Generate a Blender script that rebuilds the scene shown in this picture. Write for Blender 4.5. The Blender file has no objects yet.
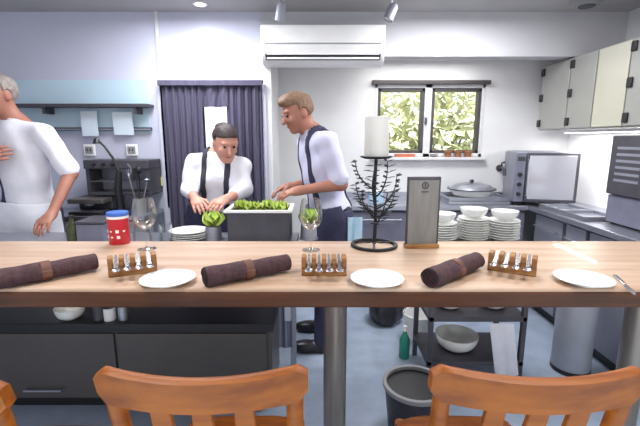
import bpy, bmesh, math, random
import numpy as np
from mathutils import Vector, Matrix, Euler
random.seed(7)
rng = np.random.default_rng(7)
PI = math.pi
scene = bpy.context.scene
COL = scene.collection
V = Vector

# ---------------------------------------------------------------- camera
H, PITCH, FPX = 1.45, math.radians(10.5), 400.0
cam = bpy.data.cameras.new('camera')
cam.sensor_width = 36.0
cam.lens = 36.0 * FPX / 640.0
cam.clip_start = 0.02
camo = bpy.data.objects.new('camera', cam)
COL.objects.link(camo)
camo.location = (0, 0, H)
camo.rotation_euler = (PI / 2 - PITCH, 0, 0)
scene.camera = camo

# ---------------------------------------------------------------- world, lamps, exposure
scene.view_settings.view_transform = 'Standard'
scene.view_settings.look = 'None'
scene.view_settings.gamma = 1.0
scene.view_settings.use_curve_mapping = False
scene.view_settings.exposure = 0.5
w = bpy.data.worlds.new('daylight')
scene.world = w
w.use_nodes = True
bg = w.node_tree.nodes['Background']
bg.inputs[0].default_value = (0.90, 0.95, 1.0, 1)
bg.inputs[1].default_value = 0.95


def area(name, loc, size, power, color=(1, 1, 1), rot=(0, 0, 0), sy=None):
    l = bpy.data.lights.new(name, 'AREA')
    l.energy = power
    l.color = color
    l.shape = 'RECTANGLE'
    l.size = size
    l.size_y = sy or size
    o = bpy.data.objects.new(name, l)
    o.location = loc
    o.rotation_euler = rot
    COL.objects.link(o)
    return o


sun = bpy.data.lights.new('sun', 'SUN')
sun.energy = 9.0
sun.angle = math.radians(3)
sun.color = (1.0, 0.95, 0.82)
suno = bpy.data.objects.new('sun', sun)
suno.rotation_euler = Euler((math.radians(48), 0, math.radians(140)))   # shines from the camera's back onto the garden
suno.rotation_euler = V((0.35, 0.75, -0.9)).to_track_quat('-Z', 'Y').to_euler()
COL.objects.link(suno)
area('kitchen_fill_light', (-0.9, 2.55, 2.33), 0.6, 20, (0.93, 0.96, 1.0))  # added fill over the kitchen, bare area lights without fixtures
area('kitchen_fill_light', (0.95, 2.55, 2.33), 0.6, 20, (0.96, 0.97, 1.0))
area('dining_fill_light', (-0.9, 0.9, 2.33), 0.5, 13, (1.0, 0.95, 0.88))  # added fill over the dining side, no fixture behind it
area('dining_fill_light', (0.9, 0.9, 2.33), 0.5, 13, (1.0, 0.95, 0.88))
area('extension_fill_light', (0.9, 3.48, 2.11), 0.9, 5, (1.0, 0.98, 0.96), sy=0.2)  # added unseen fill to brighten the extension


# ---------------------------------------------------------------- pixel to world, used only to read positions off the photograph
def ang(y):
    return PITCH + math.atan((y - 213.0) / FPX)


def atz(x, y, z):
    Y = (H - z) / math.tan(ang(y))
    return V(((x - 320.0) / FPX * (Y * math.cos(PITCH) + (H - z) * math.sin(PITCH)), Y, z))


def atY(x, y, Y):
    dz = Y * math.tan(ang(y))
    return V(((x - 320.0) / FPX * (Y * math.cos(PITCH) + dz * math.sin(PITCH)), Y, H - dz))


# ---------------------------------------------------------------- materials
def srgb(r, g, b):
    f = lambda c: (c / 255 / 12.92) if c <= 10 else ((c / 255 + 0.055) / 1.055) ** 2.4
    return (f(r), f(g), f(b), 1)


def mat(name, col, rough=0.5, metal=0.0, var=0.12, scale=12.0, stretch=(1, 1, 1), bump=0.0, spec=0.5, trans=0.0,
        sub=0.0, emit=None, bscale=None, col2=None, coat=0.0):
    m = bpy.data.materials.new(name)
    m.use_nodes = True
    nt = m.node_tree
    p = nt.nodes['Principled BSDF']
    p.inputs['Roughness'].default_value = rough
    p.inputs['Metallic'].default_value = metal
    p.inputs['Specular IOR Level'].default_value = spec
    p.inputs['Transmission Weight'].default_value = trans
    p.inputs['Subsurface Weight'].default_value = sub
    p.inputs['Subsurface Scale'].default_value = 0.02
    p.inputs['Coat Weight'].default_value = coat
    tc = nt.nodes.new('ShaderNodeTexCoord')
    mp = nt.nodes.new('ShaderNodeMapping')
    mp.inputs['Scale'].default_value = stretch
    nt.links.new(tc.outputs['Object'], mp.inputs[0])
    nz = nt.nodes.new('ShaderNodeTexNoise')
    nz.inputs['Scale'].default_value = scale
    nz.inputs['Detail'].default_value = 5
    nt.links.new(mp.outputs[0], nz.inputs['Vector'])
    rp = nt.nodes.new('ShaderNodeValToRGB')
    c = col
    d = col2 or tuple(max(0, v * (1 - var)) for v in c[:3]) + (1,)
    e = tuple(min(1, v * (1 + var * 0.6)) for v in c[:3]) + (1,) if not col2 else c
    rp.color_ramp.elements[0].color = d
    rp.color_ramp.elements[0].position = 0.36
    rp.color_ramp.elements[1].color = e
    rp.color_ramp.elements[1].position = 0.64
    nt.links.new(nz.outputs['Fac'], rp.inputs[0])
    nt.links.new(rp.outputs[0], p.inputs['Base Color'])
    if bump:
        nb = nt.nodes.new('ShaderNodeTexNoise')
        nb.inputs['Scale'].default_value = bscale or scale * 3
        nb.inputs['Detail'].default_value = 4
        nt.links.new(mp.outputs[0], nb.inputs['Vector'])
        bp = nt.nodes.new('ShaderNodeBump')
        bp.inputs['Strength'].default_value = bump
        bp.inputs['Distance'].default_value = 0.01
        nt.links.new(nb.outputs['Fac'], bp.inputs['Height'])
        nt.links.new(bp.outputs[0], p.inputs['Normal'])
    if emit:
        p.inputs['Emission Color'].default_value = tuple(emit[:3]) + (1,)
        p.inputs['Emission Strength'].default_value = emit[3]
    return m


def glass_mat(name, tint=(1, 1, 1, 1), refl=0.12):
    m = bpy.data.materials.new(name)
    m.use_nodes = True
    nt = m.node_tree
    nt.nodes.remove(nt.nodes['Principled BSDF'])
    out = nt.nodes['Material Output']
    t = nt.nodes.new('ShaderNodeBsdfTransparent')
    t.inputs[0].default_value = tint
    g = nt.nodes.new('ShaderNodeBsdfGlossy')
    g.inputs['Roughness'].default_value = 0.03
    fr = nt.nodes.new('ShaderNodeLayerWeight')
    fr.inputs['Blend'].default_value = refl
    mx = nt.nodes.new('ShaderNodeMixShader')
    nt.links.new(fr.outputs['Facing'], mx.inputs[0])
    nt.links.new(t.outputs[0], mx.inputs[1])
    nt.links.new(g.outputs[0], mx.inputs[2])
    nt.links.new(mx.outputs[0], out.inputs[0])
    return m


def plank_mat(name, c1, c2, rough, axis_scale, coat=0.0, scale=3.0):
    m = mat(name, c1, rough, spec=0.35, col2=c2, scale=scale, stretch=axis_scale, bump=0.08, coat=coat)
    return m


M = {}
M['wall'] = mat('white_plaster', srgb(218, 218, 219), 0.75, var=0.03, scale=4, bump=0.03, bscale=60)
M['wall_upper'] = mat('grey_white_paint', srgb(196, 195, 200), 0.7, var=0.03, scale=4)
M['wall_blue'] = mat('pale_blue_paint', srgb(196, 197, 215), 0.6, var=0.03, scale=3, bump=0.03, bscale=60)
M['splash'] = mat('light_blue_panel', srgb(186, 210, 224), 0.35, var=0.04, scale=3)
M['ceil'] = mat('grey_white_ceiling', srgb(176, 175, 176), 0.8, var=0.03, scale=4)
M['floor'] = mat('blue_grey_vinyl', srgb(162, 176, 196), 0.28, var=0.12, scale=7, bump=0.04, bscale=90)
M['counter'] = plank_mat('oiled_oak', srgb(203, 178, 158), srgb(184, 152, 128), 0.36, (0.5, 7, 7), coat=0.1)
M['counter_edge'] = plank_mat('shaded_oak_edge', srgb(96, 56, 30), srgb(68, 38, 24), 0.45, (0.6, 9, 9))  # same oak as the top, edge shade put into a darker colour
M['chair'] = plank_mat('honey_wood', srgb(164, 92, 22), srgb(126, 64, 12), 0.45, (1.2, 10, 6), coat=0.0, scale=4)
M['steel'] = mat('brushed_steel', srgb(176, 178, 188), 0.34, 0.85, var=0.06, scale=8, stretch=(1, 12, 12))
M['steel_matt'] = mat('matt_steel', srgb(150, 152, 164), 0.5, 0.5, var=0.06, scale=8)
M['post'] = mat('dull_steel_post', srgb(140, 134, 128), 0.35, 0.6, var=0.1, scale=10, stretch=(6, 6, .5))
M['black'] = mat('black_plastic', srgb(26, 26, 30), 0.4, var=0.1)
M['iron'] = mat('black_iron', srgb(34, 34, 42), 0.55, 0.3, var=0.15)
M['graphite'] = mat('graphite_panel', srgb(84, 79, 77), 0.3, 0.0, var=0.12, scale=2)
M['dark_grey'] = mat('dark_grey_metal', srgb(78, 76, 84), 0.45, 0.3, var=0.1)
M['slate_blue'] = mat('slate_blue_plastic', srgb(112, 112, 130), 0.45, var=0.08)
M['grey'] = mat('mid_grey_plastic', srgb(140, 140, 142), 0.5, var=0.08)
M['white'] = mat('white_plastic', srgb(238, 238, 238), 0.35, var=0.02)
M['china'] = mat('white_glazed_china', srgb(236, 236, 232), 0.15, var=0.02, coat=0.3)
M['napkin'] = mat('dark_brown_napkin', srgb(74, 50, 56), 0.85, var=0.25, scale=60, bump=0.4, bscale=160)
M['napkin_end'] = mat('rolled_napkin_end', srgb(46, 30, 36), 0.9, var=0.3, scale=80)
M['band'] = mat('brown_leather_band', srgb(104, 66, 52), 0.6, var=0.2, scale=30)
M['blockwood'] = plank_mat('tan_block_wood', srgb(176, 132, 84), srgb(132, 90, 52), 0.5, (2, 14, 14), scale=5)
M['silver'] = mat('polished_cutlery', srgb(205, 202, 206), 0.2, 0.95, var=0.05)
M['wax'] = mat('ivory_grey_wax', srgb(205, 205, 203), 0.55, var=0.05, scale=9, sub=0.15)
M['board'] = mat('weathered_grey_board', srgb(128, 128, 128), 0.6, var=0.12, scale=6, stretch=(8, 1, 1))
M['dark_mark'] = mat('charcoal_print', srgb(62, 62, 66), 0.7, var=0.1)
M['shirt'] = mat('white_cotton', srgb(232, 232, 242), 0.85, var=0.04, scale=10, bump=0.15, bscale=40)
M['shirt_lav'] = mat('pale_lavender_cotton', srgb(206, 206, 232), 0.85, var=0.05, scale=10, bump=0.15, bscale=40)
M['navy'] = mat('navy_cloth', srgb(52, 52, 80), 0.85, var=0.15, scale=20, bump=0.15)
M['charcoal'] = mat('charcoal_cloth', srgb(52, 50, 64), 0.85, var=0.15, scale=20, bump=0.15)
M['skin'] = mat('skin', srgb(206, 150, 132), 0.5, var=0.06, scale=14, sub=0.1)
M['skin_tan'] = mat('tanned_skin', srgb(170, 116, 98), 0.5, var=0.08, scale=14, sub=0.1)
M['lips'] = mat('lips', srgb(170, 92, 88), 0.45, var=0.05)
M['eye'] = mat('dark_eye', srgb(40, 30, 28), 0.2, var=0.05)
M['hair_brown'] = mat('brown_hair', srgb(128, 98, 76), 0.6, var=0.3, scale=40, stretch=(3, 3, 1), bump=0.3)
M['hair_dark'] = mat('dark_brown_hair', srgb(58, 46, 46), 0.55, var=0.3, scale=40, stretch=(3, 3, 1), bump=0.3)
M['hair_grey'] = mat('greying_hair', srgb(150, 140, 134), 0.6, var=0.25, scale=40, bump=0.3)
M['leather_black'] = mat('black_shoe_leather', srgb(30, 30, 40), 0.35, var=0.1)
M['curtain'] = mat('plum_grey_curtain', srgb(86, 82, 104), 0.85, var=0.18, scale=5, stretch=(6, 6, .4), bump=0.1)
M['frame'] = mat('dark_bronze_frame', srgb(74, 70, 72), 0.45, 0.2, var=0.08)
M['frame_light'] = mat('pale_grey_frame', srgb(206, 206, 208), 0.45, var=0.04)
M['red'] = mat('red_tin', srgb(198, 38, 56), 0.35, var=0.08)
M['blue'] = mat('blue_lid', srgb(58, 104, 196), 0.4, var=0.08)
M['lettuce'] = mat('lettuce_green', srgb(176, 200, 84), 0.5, var=0.3, scale=14, sub=0.1)
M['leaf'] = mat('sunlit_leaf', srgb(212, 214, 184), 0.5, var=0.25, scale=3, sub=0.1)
M['bark'] = mat('bark', srgb(98, 82, 64), 0.8, var=0.2)
M['terracotta'] = mat('terracotta', srgb(150, 100, 70), 0.7, var=0.15)
M['rust'] = mat('orange_red_card', srgb(196, 116, 92), 0.6, var=0.08)
M['paper'] = mat('ticket_paper', srgb(214, 226, 238), 0.7, var=0.03)
M['teal'] = mat('teal_plastic', srgb(42, 140, 124), 0.4, var=0.1)
M['sky_cloth'] = mat('light_blue_cloth', srgb(176, 206, 226), 0.85, var=0.08, scale=18, bump=0.15)
M['stripe'] = mat('grey_striped_cloth', srgb(156, 160, 184), 0.85, col2=srgb(86, 88, 112), scale=9, stretch=(9, 9, 0.05))
M['bag'] = mat('dark_plastic_bag', srgb(40, 38, 48), 0.35, var=0.2, scale=18, bump=0.4)
M['yellow'] = mat('yellow_sticker', srgb(214, 208, 140), 0.6, var=0.05)
M['cab'] = mat('satin_grey_door', srgb(164, 164, 160), 0.28, 0.3, var=0.06, scale=3)
M['cab_reflect'] = mat('reflection_tinted_door', srgb(190, 188, 173), 0.28, 0.15, var=0.05, scale=3)  # cream reflection painted as the colour of the whole door
M['oven_glass'] = mat('oven_front_glass', srgb(186, 186, 194), 0.12, 0.35, var=0.05, scale=3)
M['lit'] = mat('lamp_glow', (1, 1, 1, 1), 0.5, emit=(1, 0.97, 0.92, 9))
M['daylight_pane'] = mat('frosted_daylight_pane', (0.9, 0.93, 0.95, 1), 0.5, emit=(0.95, 1, 0.97, 1.0))
M['grass'] = mat('lawn', srgb(120, 140, 80), 0.9, var=0.3, scale=9)
M['olive'] = mat('olive_glass', srgb(66, 70, 40), 0.15, var=0.1)
M['amber'] = mat('brown_card_box', srgb(120, 88, 70), 0.7, var=0.1)
M['glass'] = glass_mat('clear_glass', (0.96, 0.97, 0.97, 1), 0.25)
M['pane'] = glass_mat('window_glass', (0.97, 0.98, 0.97, 1), 0.05)


# ---------------------------------------------------------------- mesh helpers
class MB:
    def __init__(s):
        s.b = bmesh.new()

    def _add(s, vs, fs):
        v = [s.b.verts.new(p) for p in vs]
        for f in fs:
            try:
                s.b.faces.new([v[i] for i in f])
            except ValueError:
                pass
        return s

    def box(s, c, d, rot=None, taper=1.0):
        x, y, z = [k / 2 for k in d]
        R = Euler(rot).to_matrix() if rot else Matrix.Identity(3)
        vs = []
        for sz in (-1, 1):
            t = taper if sz > 0 else 1
            for sx, sy in ((-1, -1), (1, -1), (1, 1), (-1, 1)):
                vs.append(V(c) + R @ V((sx * x * t, sy * y * t, sz * z)))
        return s._add(vs, [(3, 2, 1, 0), (4, 5, 6, 7), (0, 1, 5, 4), (1, 2, 6, 5), (2, 3, 7, 6), (3, 0, 4, 7)])

    def span(s, lo, hi):
        return s.box([(a + b) / 2 for a, b in zip(lo, hi)], [abs(b - a) for a, b in zip(lo, hi)])

    def lathe(s, prof, c=(0, 0, 0), n=32, closed=False, R=None):
        """prof: (r, z) pairs, turned about the axis through c"""
        c = V(c)
        vs, fs, idx = [], [], []
        for r, z in prof:
            if r < 1e-6:
                p = V((0, 0, z))
                vs.append(c + (R @ p if R else p))
                idx.append([len(vs) - 1] * n)
            else:
                row = []
                for i in range(n):
                    a = 2 * PI * i / n
                    p = V((r * math.cos(a), r * math.sin(a), z))
                    vs.append(c + (R @ p if R else p))
                    row.append(len(vs) - 1)
                idx.append(row)
        pairs = list(zip(idx[:-1], idx[1:])) + ([(idx[-1], idx[0])] if closed else [])
        for a, b in pairs:
            for i in range(n):
                j = (i + 1) % n
                f = []
                for q in (a[i], a[j], b[j], b[i]):
                    if q not in f:
                        f.append(q)
                if len(f) > 2:
                    fs.append(f)
        return s._add(vs, fs)

    def tube(s, pts, r, n=10, cap=True):
        pts = [V(p) for p in pts]
        rs = r if isinstance(r, (list, tuple)) else [r] * len(pts)
        t0 = (pts[1] - pts[0]).normalized()
        nrm = t0.orthogonal().normalized()
        vs, fs = [], []
        for i, p in enumerate(pts):
            t = (pts[min(i + 1, len(pts) - 1)] - pts[max(i - 1, 0)]).normalized()
            nrm = (nrm - t * nrm.dot(t)).normalized()
            bi = t.cross(nrm)
            for k in range(n):
                a = 2 * PI * k / n
                vs.append(p + (nrm * math.cos(a) + bi * math.sin(a)) * rs[i])
        for i in range(len(pts) - 1):
            for k in range(n):
                j = (k + 1) % n
                fs.append((i * n + k, i * n + j, (i + 1) * n + j, (i + 1) * n + k))
        if cap:
            fs.append(tuple(range(n - 1, -1, -1)))
            fs.append(tuple((len(pts) - 1) * n + k for k in range(n)))
        return s._add(vs, fs)

    def sweep(s, secs):
        """secs: list of equal-length rings of points, skinned and capped"""
        n = len(secs[0])
        vs = [V(p) for r in secs for p in r]
        fs = []
        for i in range(len(secs) - 1):
            for k in range(n):
                j = (k + 1) % n
                fs.append((i * n + k, i * n + j, (i + 1) * n + j, (i + 1) * n + k))
        fs.append(tuple(range(n - 1, -1, -1)))
        fs.append(tuple((len(secs) - 1) * n + k for k in range(n)))
        return s._add(vs, fs)

    def sheet(s, fn, nu, nv, th):
        """two-sided sheet of thickness th from fn(u, v) -> (point, normal)"""
        n = (nu + 1) * (nv + 1)
        vs = []
        for sg in (0.5, -0.5):
            for j in range(nv + 1):
                for i in range(nu + 1):
                    p, q = fn(i / nu, j / nv)
                    vs.append(V(p) + V(q) * th * sg)
        fs = []
        I = lambda i, j: j * (nu + 1) + i
        for j in range(nv):
            for i in range(nu):
                a, b, c, d = I(i, j), I(i + 1, j), I(i + 1, j + 1), I(i, j + 1)
                fs += [(a, b, c, d), (d + n, c + n, b + n, a + n)]
        for i in range(nu):
            a, b = I(i, 0), I(i + 1, 0)
            fs.append((b, a, a + n, b + n))
            a, b = I(i, nv), I(i + 1, nv)
            fs.append((a, b, b + n, a + n))
        for j in range(nv):
            a, b = I(0, j), I(0, j + 1)
            fs.append((a, b, b + n, a + n))
            a, b = I(nu, j), I(nu, j + 1)
            fs.append((b, a, a + n, b + n))
        return s._add(vs, fs)

    def build(s, name, m, parent=None, smooth=True, bevel=0.0, loc=None, rz=0.0, seg=2):
        bmesh.ops.recalc_face_normals(s.b, faces=s.b.faces)
        me = bpy.data.meshes.new(name)
        s.b.to_mesh(me)
        s.b.free()
        o = bpy.data.objects.new(name, me)
        me.materials.append(M[m] if isinstance(m, str) else m)
        COL.objects.link(o)
        if parent:
            o.parent = parent
        if loc is not None:
            o.location = loc
        o.rotation_euler.z = rz
        if bevel:
            md = o.modifiers.new('bevel', 'BEVEL')
            md.width = bevel
            md.segments = seg
            md.limit_method = 'ANGLE'
            md.angle_limit = math.radians(40)
        if smooth:
            me.polygons.foreach_set('use_smooth', [True] * len(me.polygons))
            try:
                me.set_sharp_from_angle(angle=math.radians(42))
            except Exception:
                pass
        return o


def tag(o, label, cat, group=None):
    o['label'] = label
    o['category'] = cat
    if group:
        o['group'] = group
    return o


def thing(name, label, cat, loc=(0, 0, 0), rz=0.0, group=None):
    o = bpy.data.objects.new(name, None)
    o.empty_display_size = 0.05
    COL.objects.link(o)
    o.location = loc
    o.rotation_euler.z = rz
    return tag(o, label, cat, group)


def struct(o):
    o['kind'] = 'structure'
    return o


def dup(root, loc, rz, label, group=None):
    r = root.copy()
    COL.objects.link(r)
    r.location = loc
    r.rotation_euler.z = rz
    r['label'] = label
    if group:
        r['group'] = group
    for ch in list(root.children):
        c = ch.copy()
        COL.objects.link(c)
        c.parent = r
        for g in list(ch.children):
            d = g.copy()
            COL.objects.link(d)
            d.parent = c
    return r


ORD = ['lowest', 'second', 'third', 'fourth', 'fifth', 'sixth', 'seventh', 'eighth', 'ninth', 'tenth']

# ---------------------------------------------------------------- room shell
D1, D2 = 3.20, 3.75
XR = 2.30
XD0, XD1 = -1.205, -0.445      # doorway
ZC, ZE = 2.38, 2.135
struct(MB().span((-3.1, -1.6, -0.1), (XR + .1, D2 + .1, 0)).build('floor', 'floor', smooth=False))
struct(MB().span((-3.1, -1.6, ZC), (XR + .1, D1 + .12, ZC + .1)).build('ceiling', 'ceil', smooth=False))
struct(MB().span((XD1, D1 + .12, ZE), (XR + .1, D2 + .1, ZE + .1)).build('ceiling_extension', 'wall', smooth=False))
struct(MB().span((-3.1, -1.6, 0), (-3.0, D1 + .12, ZC)).build('wall_left', 'wall_blue', smooth=False))
struct(MB().span((XR, -1.6, 0), (XR + .1, D2 + .1, ZC)).build('wall_right', 'wall', smooth=False))
m = MB()
m.span((-3.0, D1, 0), (XD0, D1 + .12, ZC))
m.span((XD0, D1, 1.86), (XD1, D1 + .12, ZC))
struct(m.build('wall_middle', 'wall_blue', smooth=False))
struct(MB().span((XD1, D1, 2.065), (XR, D1 + .12, ZC)).build('wall_upper', 'wall_upper', smooth=False))
struct(MB().span((XD1, D1, 0), (XD1 + .07, D2, 2.065)).build('wall_return', 'wall', smooth=False))
# window wall
wa, wb = atY(375, 84, D2), atY(481, 157, D2)
WX0, WX1, WZ0, WZ1 = wa.x, wb.x, wb.z, wa.z
m = MB()
m.span((XD1, D2, 0), (WX0, D2 + .1, ZE))
m.span((WX1, D2, 0), (XR, D2 + .1, ZE))
m.span((WX0, D2, 0), (WX1, D2 + .1, WZ0))
m.span((WX0, D2, WZ1), (WX1, D2 + .1, ZE))
struct(m.build('wall_back', 'wall', smooth=False))
# passage behind the doorway
m = MB()
m.span((-1.75, 4.2, 0), (0.0, 4.3, 2.2))
m.span((-1.85, D1 + .12, 0), (-1.75, 4.3, 2.2))
m.span((-1.85, D1 + .12, 2.2), (0.0, 4.3, 2.3))
m.span((-1.85, D1 + .12, -.1), (XD1, 4.3, 0))
m.span((XD1 - .02, D2, 0), (XD1 + .05, 4.3, 2.2))
struct(m.build('wall_passage', 'wall_blue', smooth=False))
struct(MB().span((XD1 + .07, D2 - .012, 0), (XR, D2, .1)).build('baseboard_back', 'dark_grey', smooth=False))
# door frame trim
m = MB()
m.span((XD0 - .05, D1 - .02, 0), (XD0, D1 + .02, 1.86))
m.span((XD1, D1 - .02, 0), (XD1 + .03, D1 + .02, 1.86))
struct(m.build('trim_1', 'wall_blue', smooth=False, bevel=.004))

# window
wc = (WX0 + WX1) / 2
win = bpy.data.objects.new('window_1', None)
COL.objects.link(win)
win.location = (wc, D2 + .05, WZ0)
struct(win)
Wd, Hd = WX1 - WX0, WZ1 - WZ0
m = MB()
t = .05
m.span((-Wd / 2, -.05, 0), (-Wd / 2 + t * .6, .05, Hd)).span((Wd / 2 - t * .6, -.05, 0), (Wd / 2, .05, Hd))
m.span((-Wd / 2, -.05, 0), (Wd / 2, .05, t * .7)).span((-Wd / 2, -.05, Hd - t * .7), (Wd / 2, .05, Hd))
m.span((-.045, -.05, 0), (.02, .05, Hd))
m.build('window_frame', 'frame_light', win, smooth=False, bevel=.004)
for a, b in ((-Wd / 2 + t * .6, -.045), (.02, Wd / 2 - t * .6)):
    m = MB()
    f = .028
    m.span((a, -.04, t * .7), (a + f, .03, Hd - t * .7)).span((b - f, -.04, t * .7), (b, .03, Hd - t * .7))
    m.span((a, -.04, t * .7), (b, .03, t * .7 + f)).span((a, -.04, Hd - t * .7 - f), (b, .03, Hd - t * .7))
    s_ = m.build('sash', 'frame', win, smooth=False, bevel=.003)
    MB().span((a + f, -.004, t * .7 + f), (b - f, .004, Hd - t * .7 - f)).build('pane', 'pane', s_, smooth=False)
MB().span((-.04, -.07, Hd * .45), (-.02, -.05, Hd * .55)).build('window_handle', 'dark_grey', win, bevel=.004)
MB().span((-Wd / 2 - .03, -.13, -.025), (Wd / 2 + .03, -.045, 0)).build('window_sill', 'frame_light', win, bevel=.004)
MB().span((-Wd / 2 - .03, -.085, Hd - .005), (Wd / 2 + .03, -.05, Hd + .03)).build('blind_box', 'frame', win, bevel=.004)

# pale blue splashback panel on the middle wall
a, b = atY(22, 80, D1), atY(151, 133, D1)
struct(MB().span((-2.98, D1 - .012, b.z), (b.x, D1, a.z)).build('trim_2', 'splash', smooth=False))
a = atY(157, 20, D1)
struct(MB().span((a.x - .012, D1 - .02, 0.9), (a.x + .012, D1, ZC)).build('trim_3', 'wall', smooth=False, bevel=.003))
# white splashback right
struct(MB().span((XR - .01, 2.2, .9), (XR, D2, 1.54)).build('trim_4', 'white', smooth=False))

# door at the end of the passage with a bright pane
door = bpy.data.objects.new('door_1', None)
COL.objects.link(door)
a = atY(218, 128, 4.15)
door.location = (a.x, 4.17, 0)
struct(door)
m = MB()
m.span((-.4, -.02, 0), (-.13, .02, 2.0)).span((.13, -.02, 0), (.4, .02, 2.0))
m.span((-.13, -.02, 0), (.13, .02, 1.28)).span((-.13, -.02, 1.9), (.13, .02, 2.0))
m.build('door_panel', 'wall_blue', door, smooth=False)
MB().span((-.13, -.008, 1.28), (.13, .008, 1.9)).build('door_pane', 'daylight_pane', door, smooth=False)
MB().tube([(.33, -.02, 1.0), (.33, -.07, 1.0), (.23, -.07, 1.0)], .01).build('door_handle', 'steel', door)

# ---------------------------------------------------------------- curtain: two drawn panels on a rail
ct = thing('door_curtain', 'plum grey curtain parted across the kitchen doorway behind the woman', 'curtain', (XD0, D1 - .05, 0))
MB().tube([(-.015, 0, 1.872), (XD1 - XD0 + .015, 0, 1.872)], .014).build('curtain_rail', 'dark_grey', ct)
MB().span((-.012, -.036, 1.842), (XD1 - XD0 + .012, -.016, 1.882)).build('valance', 'curtain', ct, bevel=.004)


def curtain(x0, x1, z0, z1, nf, drift=0.0):
    def fn(u, v):
        ph = u * nf * 2 * PI
        sp = 1 - .12 * math.sin(v * PI)
        x = x0 + (x1 - x0) * u + drift * v * v
        y = .02 * math.sin(ph) * (.7 + .3 * v) + .005 * math.sin(3.1 * ph + v * 5)
        nx = -.02 * math.cos(ph) * nf * 2 * PI / (x1 - x0)
        return (x, y + .004, z1 + (z0 - z1) * v), V((nx, 1, 0)).normalized()
    return MB().sheet(fn, int(nf * 14), 10, .004)


xa = atY(205, 130, D1).x - XD0
xb = atY(229, 130, D1).x - XD0
curtain(.005, xa, .03, 1.86, 6).build('curtain_panel', 'curtain', ct)
curtain(xb, XD1 - XD0 - .005, .03, 1.86, 4.5).build('curtain_panel', 'curtain', ct)
curtain(xa - .01, xb + .01, 1.69, 1.86, 2).build('curtain_panel', 'curtain', ct)

# ---------------------------------------------------------------- garden outside
struct(MB().span((-6, D2 + .1, -.2), (9, 14, -.1)).build('ground', 'grass', smooth=False))


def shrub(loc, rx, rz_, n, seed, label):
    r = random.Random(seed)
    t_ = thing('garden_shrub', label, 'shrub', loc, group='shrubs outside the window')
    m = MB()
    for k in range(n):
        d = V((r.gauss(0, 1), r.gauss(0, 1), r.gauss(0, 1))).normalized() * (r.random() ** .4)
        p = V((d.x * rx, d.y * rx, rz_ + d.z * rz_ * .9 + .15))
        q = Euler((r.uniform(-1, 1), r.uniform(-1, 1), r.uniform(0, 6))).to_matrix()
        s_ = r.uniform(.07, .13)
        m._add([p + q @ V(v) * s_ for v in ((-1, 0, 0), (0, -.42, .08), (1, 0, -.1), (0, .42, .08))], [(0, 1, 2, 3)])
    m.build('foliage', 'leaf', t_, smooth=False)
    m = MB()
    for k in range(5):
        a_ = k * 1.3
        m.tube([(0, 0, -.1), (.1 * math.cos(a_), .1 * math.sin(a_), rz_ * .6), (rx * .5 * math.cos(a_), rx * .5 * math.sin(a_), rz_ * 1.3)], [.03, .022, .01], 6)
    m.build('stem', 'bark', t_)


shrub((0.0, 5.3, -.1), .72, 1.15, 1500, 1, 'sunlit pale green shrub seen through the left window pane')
shrub((1.62, 5.5, -.1), .74, 1.2, 1700, 2, 'sunlit pale green shrub seen through the right window pane')
shrub((.95, 7.6, -.1), 1.0, 1.25, 1900, 3, 'taller green shrub behind the two shrubs outside the window')

# ---------------------------------------------------------------- bar counter
CZ, CY0, CY1 = 1.0, 1.157, 1.74
bc = thing('bar_counter', 'long oak bar counter laid with three place settings', 'bar counter', (0, 1.45, 0))
MB().span((-2.3, CY0 - 1.45 + .004, .962), (1.98, CY1 - 1.45, 1.0)).build('counter_top', 'counter', bc, smooth=False, bevel=.006)
MB().span((-2.3, CY0 - 1.45, .938), (1.98, CY0 - 1.45 + .05, .990)).build('edge_rail', 'counter_edge', bc, smooth=False, bevel=.006)
MB().span((-2.3, CY1 - 1.45 - .05, .94), (1.98, CY1 - 1.45 - .01, .962)).build('rear_batten', 'counter_edge', bc, smooth=False)
for px in (335, 634):
    p = atY(px, 345, 1.50)
    l_ = MB().lathe([(.047, .012), (.047, .938)], (p.x, .05, 0), 28).lathe([(0, .938), (.047, .938)], (p.x, .05, 0), 28).build('leg', 'post', bc)
    MB().lathe([(0, 0), (.16, 0), (.16, .008), (.06, .014), (0, .014)], (p.x, .05, 0), 36).build('leg_foot', 'post', l_)

# ---------------------------------------------------------------- chairs
CHW = .43


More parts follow.
